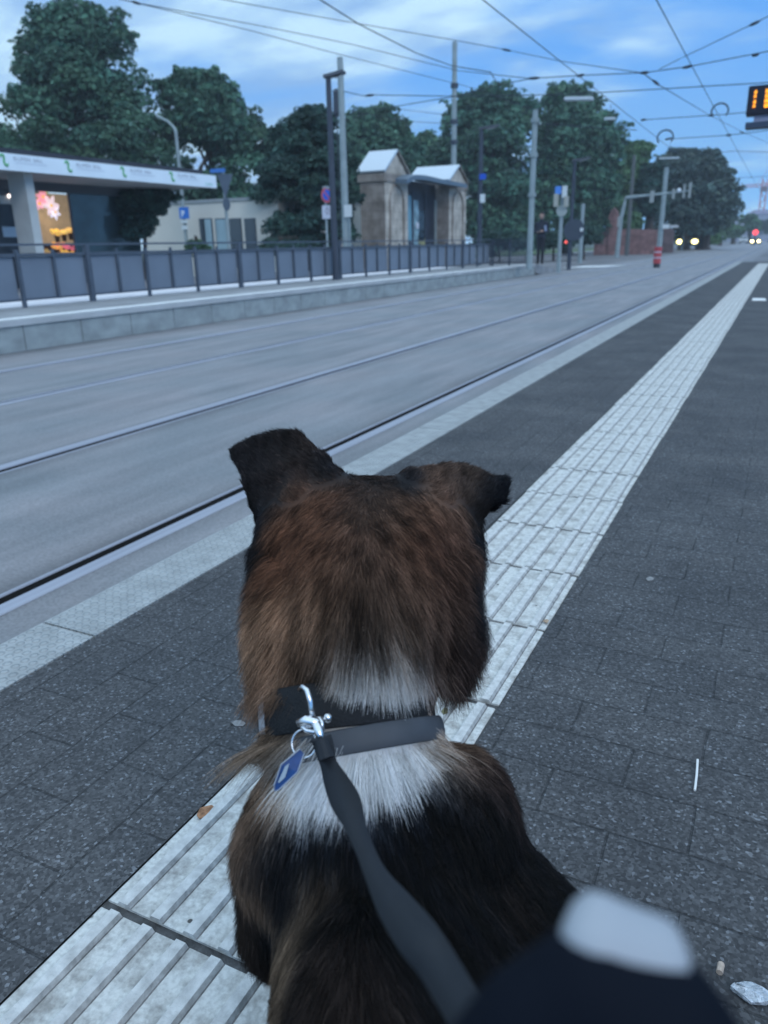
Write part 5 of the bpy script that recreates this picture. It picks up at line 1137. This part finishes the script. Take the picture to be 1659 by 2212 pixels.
def arc_pts(c, u, v, r0, r1, a0, a1, n): return [c + u * r0 * math.cos(a0 + (a1 - a0) * i / n) + v * r1 * math.sin(a0 + (a1 - a0) * i / n) for i in range(n + 1)]
g = G(); g.tube([pp(648, 1490, .575), pp(655, 1483, .57), pp(663, 1490, .567), pp(670, 1515, .566), pp(675, 1548, .566), pp(668, 1570, .57), pp(655, 1572, .575)], .0021, 8); g.build('d_ring', STL, collar, smooth=True)
g = G(); g.ball(pp(708, 1551, .575), (.0035, .0035, .004)).ball(pp(690, 1557, .573), .004); g.build('rivet', STL, collar, smooth=True)
RUB = mat('grey_rubber', (.06, .066, .077), .6, var=.12, vscale=40)
band2 = band('flea_collar', c2, ax2, .0705, .0745, .0195, .0042, RUB, None, rim=.0012)
tag(band2, 'slim dark grey rubber band, lower of the two collars round the dog neck', 'collar')
# name tag on a split ring
tg = thing('dog_tag', pp(645, 1640, .565), 'blue rhombus tag with a pale window hanging from a split ring at the collar', 'tag')
rc = pp(657, 1606, .566); view = -ray(657, 1606); view /= np.linalg.norm(view); ru = np.cross(UP, view); ru /= np.linalg.norm(ru); rv = np.cross(view, ru)
g = G(); g.tube(arc_pts(rc, ru * .9 + view * .35, rv, .0100, .0100, 0, 2 * math.pi, 28)[:-1], .0008, 6, close=True); g.build('split_ring', STL, tg, smooth=True)
def quad(pts, t): return [pp(x, y, t) for x, y in pts]
BLU = mat('blue_enamel', (.012, .055, .19), .35, var=.15, vscale=200)
g = G(); g.poly([pp(648, 1618, .565), pp(657, 1628, .564), pp(643, 1668, .560), pp(602, 1707, .557), pp(592, 1709, .557), pp(592, 1697, .557), pp(607, 1652, .560)], view * -.0016); g.build('plate', BLU, tg)
g = G(); g.poly([pp(616, 1655, .5592), pp(625, 1649, .5592), pp(616, 1679, .5577), pp(603, 1691, .5572), pp(600, 1690, .5572)], view * .0004); g.build('window_field', mat('tag_field', (.30, .36, .42), .4), tg)
g = G(); g.tube([pp(648, 1618, .5645), pp(608, 1651, .5595), pp(592, 1697, .5565), pp(593, 1709, .5565), pp(602, 1707, .5565), pp(643, 1668, .5595), pp(657, 1628, .5635)], .0006, 6, close=True); g.build('rim', mat('pale_rim', (.35, .38, .45), .3, metal=.6), tg)
# leash: hook, flat tape, handle held near the lens
ls = thing('dog_leash', pp(690, 1580, .565), 'dark grey tape leash with steel hook and navy handle with pale button', 'leash')
g = G(); g.tube([pp(645, 1562, .563), pp(662, 1556, .56), pp(682, 1560, .56), pp(694, 1575, .56), pp(690, 1590, .562)], [.003, .0042, .004, .0032, .0028], 10)
g.tube([pp(650, 1566, .562), pp(662, 1578, .56), pp(680, 1582, .56), pp(696, 1566, .56), pp(692, 1552, .562)], .002, 8)
g.tube([pp(682, 1560, .558), pp(690, 1585, .556), pp(696, 1606, .556)], [.0036, .0032, .004], 10)
g.build('snap_hook', STL, ls, smooth=True)
TAPE = mat('dark_tape', (.016, .019, .024), .7, var=.1, vscale=500, vstretch=(1, 1, 1))
# centre line: (px, py, t, half-width in px, twist of depth between the edges)
cl_ = [(694, 1592, .556, 22, .0), (702, 1620, .552, 22, .0), (710, 1650, .545, 19, -.004), (727, 1690, .525, 28, -.006), (748, 1735, .49, 33, -.004), (768, 1785, .455, 24, .006), (790, 1840, .42, 21, .010), (815, 1895, .385, 26, .010), (852, 1955, .355, 40, .006), (900, 2022, .32, 49, .002), (945, 2085, .30, 46, .0), (990, 2160, .27, 46, 0), (1036, 2240, .23, 47, 0), (1085, 2310, .17, 52, 0)]
import itertools
def spline(a, n):
    a = np.array(a, float); out = []
    for i in range(len(a) - 1):
        p0, p1, p2, p3 = a[max(i - 1, 0)], a[i], a[i + 1], a[min(i + 2, len(a) - 1)]
        for k in range(n):
            t = k / n; out.append(.5 * (2 * p1 + (p2 - p0) * t + (2 * p0 - 5 * p1 + 4 * p2 - p3) * t * t + (3 * p1 - p0 - 3 * p2 + p3) * t ** 3))
    return np.array(out + [a[-1]])
sp_ = spline(cl_, 8); VL, FL = [], []
for i, (x, y, t, hw, tw) in enumerate(sp_):
    nx = sp_[min(i + 1, len(sp_) - 1)]; pv = sp_[max(i - 1, 0)]; dxy = np.array([nx[0] - pv[0], nx[1] - pv[1]]); dxy /= np.linalg.norm(dxy); pr = np.array([dxy[1], -dxy[0]])
    vd = ray(x, y)
    for th in (0, .0012):
        for s in (-1, 1): VL.append(pp(x + pr[0] * hw * s, y + pr[1] * hw * s, t + tw * s) + vd * th)
    if i:
        a, b = 4 * (i - 1), 4 * i
        FL += [(a, a + 1, b + 1, b), (a + 2, b + 2, b + 3, a + 3), (a, b, b + 2, a + 2), (a + 1, a + 3, b + 3, b + 1)]
mesh_np('tape', VL, FL, TAPE, ls)
g = G(); g.tube([pp(672, 1598, .552), pp(712, 1612, .552)], .0022, 8).tube([pp(694, 1598, .551), pp(706, 1640, .545)], [.005, .0062], 10); g.build('tape_loop', TAPE, ls)
NAVY = mat('navy_plastic', (.004, .006, .011), .75, spec=.08)
# handle: rounded case with a grip loop, pale button on its top
th = .13; hs = .7
H = [ell(pp(1380, 2360, th), (.026, .029, .026), AX), cap(pp(1270, 2140, th), pp(1420, 2190, th), .0115, .0115), cap(pp(1420, 2190, th), pp(1540, 2360, th), .0115, .0105), cap(pp(1250, 2130, th), pp(1120, 2210, th), .0105, .0085), cap(pp(1120, 2210, th), pp(1030, 2330, th), .009, .009), cap(pp(1030, 2330, th), pp(1120, 2480, th), .009, .009), cap(pp(1120, 2480, th), pp(1400, 2430, th), .009, .015)]
H = [(h[0], h[1], h[2] * hs, h[3]) if h[0] == 'e' else (h[0], h[1], h[2], h[3] * hs, h[4] * hs) for h in H]
hc = pp(1350, 2320, th)
Vh, Fh = surface(H, hc - .075, hc + .075, .0025, .008)
mesh_np('handle', Vh, Fh, NAVY, ls)
Bt = [cap(pp(1275, 1985, th + .004), pp(1265, 2030, th + .002), .0045, .0045), cap(pp(1300, 1990, th + .004), pp(1425, 2030, th + .004), .0062, .0055), cap(pp(1265, 2035, th), pp(1440, 2075, th), .005, .004), cap(pp(1290, 2060, th), pp(1430, 2110, th), .006, .006)]
Bt = [(h[0], h[1], h[2], h[3] * hs, h[4] * hs) for h in Bt]
hb = pp(1350, 2040, th); Vb, Fb = surface(Bt, hb - .035, hb + .035, .0016, .004)
mesh_np('button', Vb, Fb, mat('pale_button', (.33, .35, .38), .5), ls)
# coat
pts, col, Ls = grow(580000)
hcv = bpy.data.hair_curves.new('fur'); nS = len(pts); hcv.add_curves([5] * nS)
base = np.array(dog.location)
hcv.points.foreach_set('position', (pts - base).astype(np.float32).ravel())
ra = hcv.attributes.get('radius') or hcv.attributes.new('radius', 'FLOAT', 'POINT')
rad = np.tile(np.array([.00013, .00013, .000115, .00008, .00002], np.float32), nS); ra.data.foreach_set('value', rad)
ca = hcv.attributes.new('col', 'FLOAT_COLOR', 'CURVE'); ca.data.foreach_set('color', np.concatenate([col, np.ones((nS, 1))], 1).astype(np.float32).ravel())
hcv.materials.append(HAIRM); fur = bpy.data.objects.new('fur', hcv); C.objects.link(fur); fur.parent = dog
# face (turned away from us)
EYE = mat('dog_eye', (.02, .012, .008), .1)
for s in (-1, 1): G().ball(head + FW * .092 + RT * s * .034 + UP * .012, .0095).build('eye', EYE, dog, smooth=True)
G().ball(head + FW * .18 - UP * .038, (.014, .014, .011)).build('nose', mat('dog_nose', (.01, .01, .01), .3), dog, smooth=True)

# ------------------------------------------------------------------ litter on the paving
def flat(name, pts, th, m, label, cat, z=.003):
    ps = [at(x, y, Z=z) for x, y in pts]; c = sum(ps, Vector()) / len(ps); g = G()
    top = [g.bm.verts.new(p + Vector((0, 0, th + random.uniform(0, th)))) for p in ps]; bot = [g.bm.verts.new(p) for p in ps]; ce = g.bm.verts.new(c + Vector((0, 0, th * 2.5)))
    for i in range(len(ps)): j = (i + 1) % len(ps); g.bm.faces.new((top[i], top[j], ce)); g.bm.faces.new((bot[j], bot[i], top[i], top[j]))
    g.bm.faces.new(bot[::-1]); return tag(g.build(name, m), label, cat)
a, b = at(1507, 1641, Z=.005), at(1501, 1707, Z=.005)
g = G(); g.tube([a, a.lerp(b, .5) + Vector((.0006, 0, 0)), b], .0017, 8)
tag(g.build('paper_stick', mat('white_paper', (.72, .72, .70), .7)), 'thin white paper stick lying alone on the dark pavers', 'litter')
flat('foil_scrap', [(1577, 2135), (1585, 2128), (1588, 2132), (1608, 2126), (1622, 2128), (1645, 2140), (1664, 2152), (1668, 2164), (1655, 2172), (1640, 2171), (1622, 2170), (1606, 2160), (1592, 2148), (1583, 2142)], .003, mat('crumpled_foil', (.62, .66, .70), .4, metal=.35, var=.3, vscale=160, bump=.8, bscale=260), 'crumpled silvery foil scrap on the dark pavers', 'litter')
a, b = at(1558, 2082, Z=.005), at(1554, 2101, Z=.005)
g = G(); g.tube([a, b], .0036, 8); tag(g.build('cigarette_butt', mat('butt_paper', (.42, .34, .28), .8, var=.3, vscale=150)), 'pale brown cigarette butt beside the foil scrap', 'litter')
flat('dry_leaf', [(425, 1762), (432, 1748), (441, 1744), (458, 1741), (462, 1744), (452, 1756), (440, 1768), (430, 1769)], .0012, mat('orange_leaf', (.30, .15, .08), .8, var=.6, vscale=120), 'small orange brown leaf on the left edge of the ribbed strip', 'leaf', .004)
flat('paper_sheet', [(1626, 645), (1653, 645), (1655, 650), (1624, 650)], .004, MATS['white_paper'], 'pale paper sheet lying far off on the pavers right of the strip', 'litter')
flat('gum_spot', [(500, 1562), (510, 1556), (522, 1557), (531, 1563), (524, 1569), (508, 1569)], .0006, mat('old_gum', (.22, .22, .22), .8, var=.2, vscale=200), 'flattened grey chewing gum spot left of the dog collar on the dark pavers', 'gum', .0012)
flat('gum_spot', [(1395, 1250), (1404, 1246), (1413, 1249), (1410, 1254), (1399, 1255)], .0006, MATS['old_gum'], 'flattened grey gum spot on the pavers right of the ribbed strip', 'gum', .0012)
flat('leaf_scrap', [(953, 1538), (960, 1530), (968, 1533), (966, 1541), (958, 1545)], .0012, mat('olive_leaf', (.16, .15, .08), .8, var=.4, vscale=200), 'tiny olive leaf scrap on the strip just right of the dog neck', 'leaf', .004)
flat('leaf_scrap', [(1172, 1342), (1180, 1338), (1186, 1341), (1181, 1347)], .001, mat('tan_leaf', (.35, .25, .17), .8, var=.4, vscale=200), 'tiny tan leaf scrap at a strip joint right of the dog cheek', 'leaf', .004)
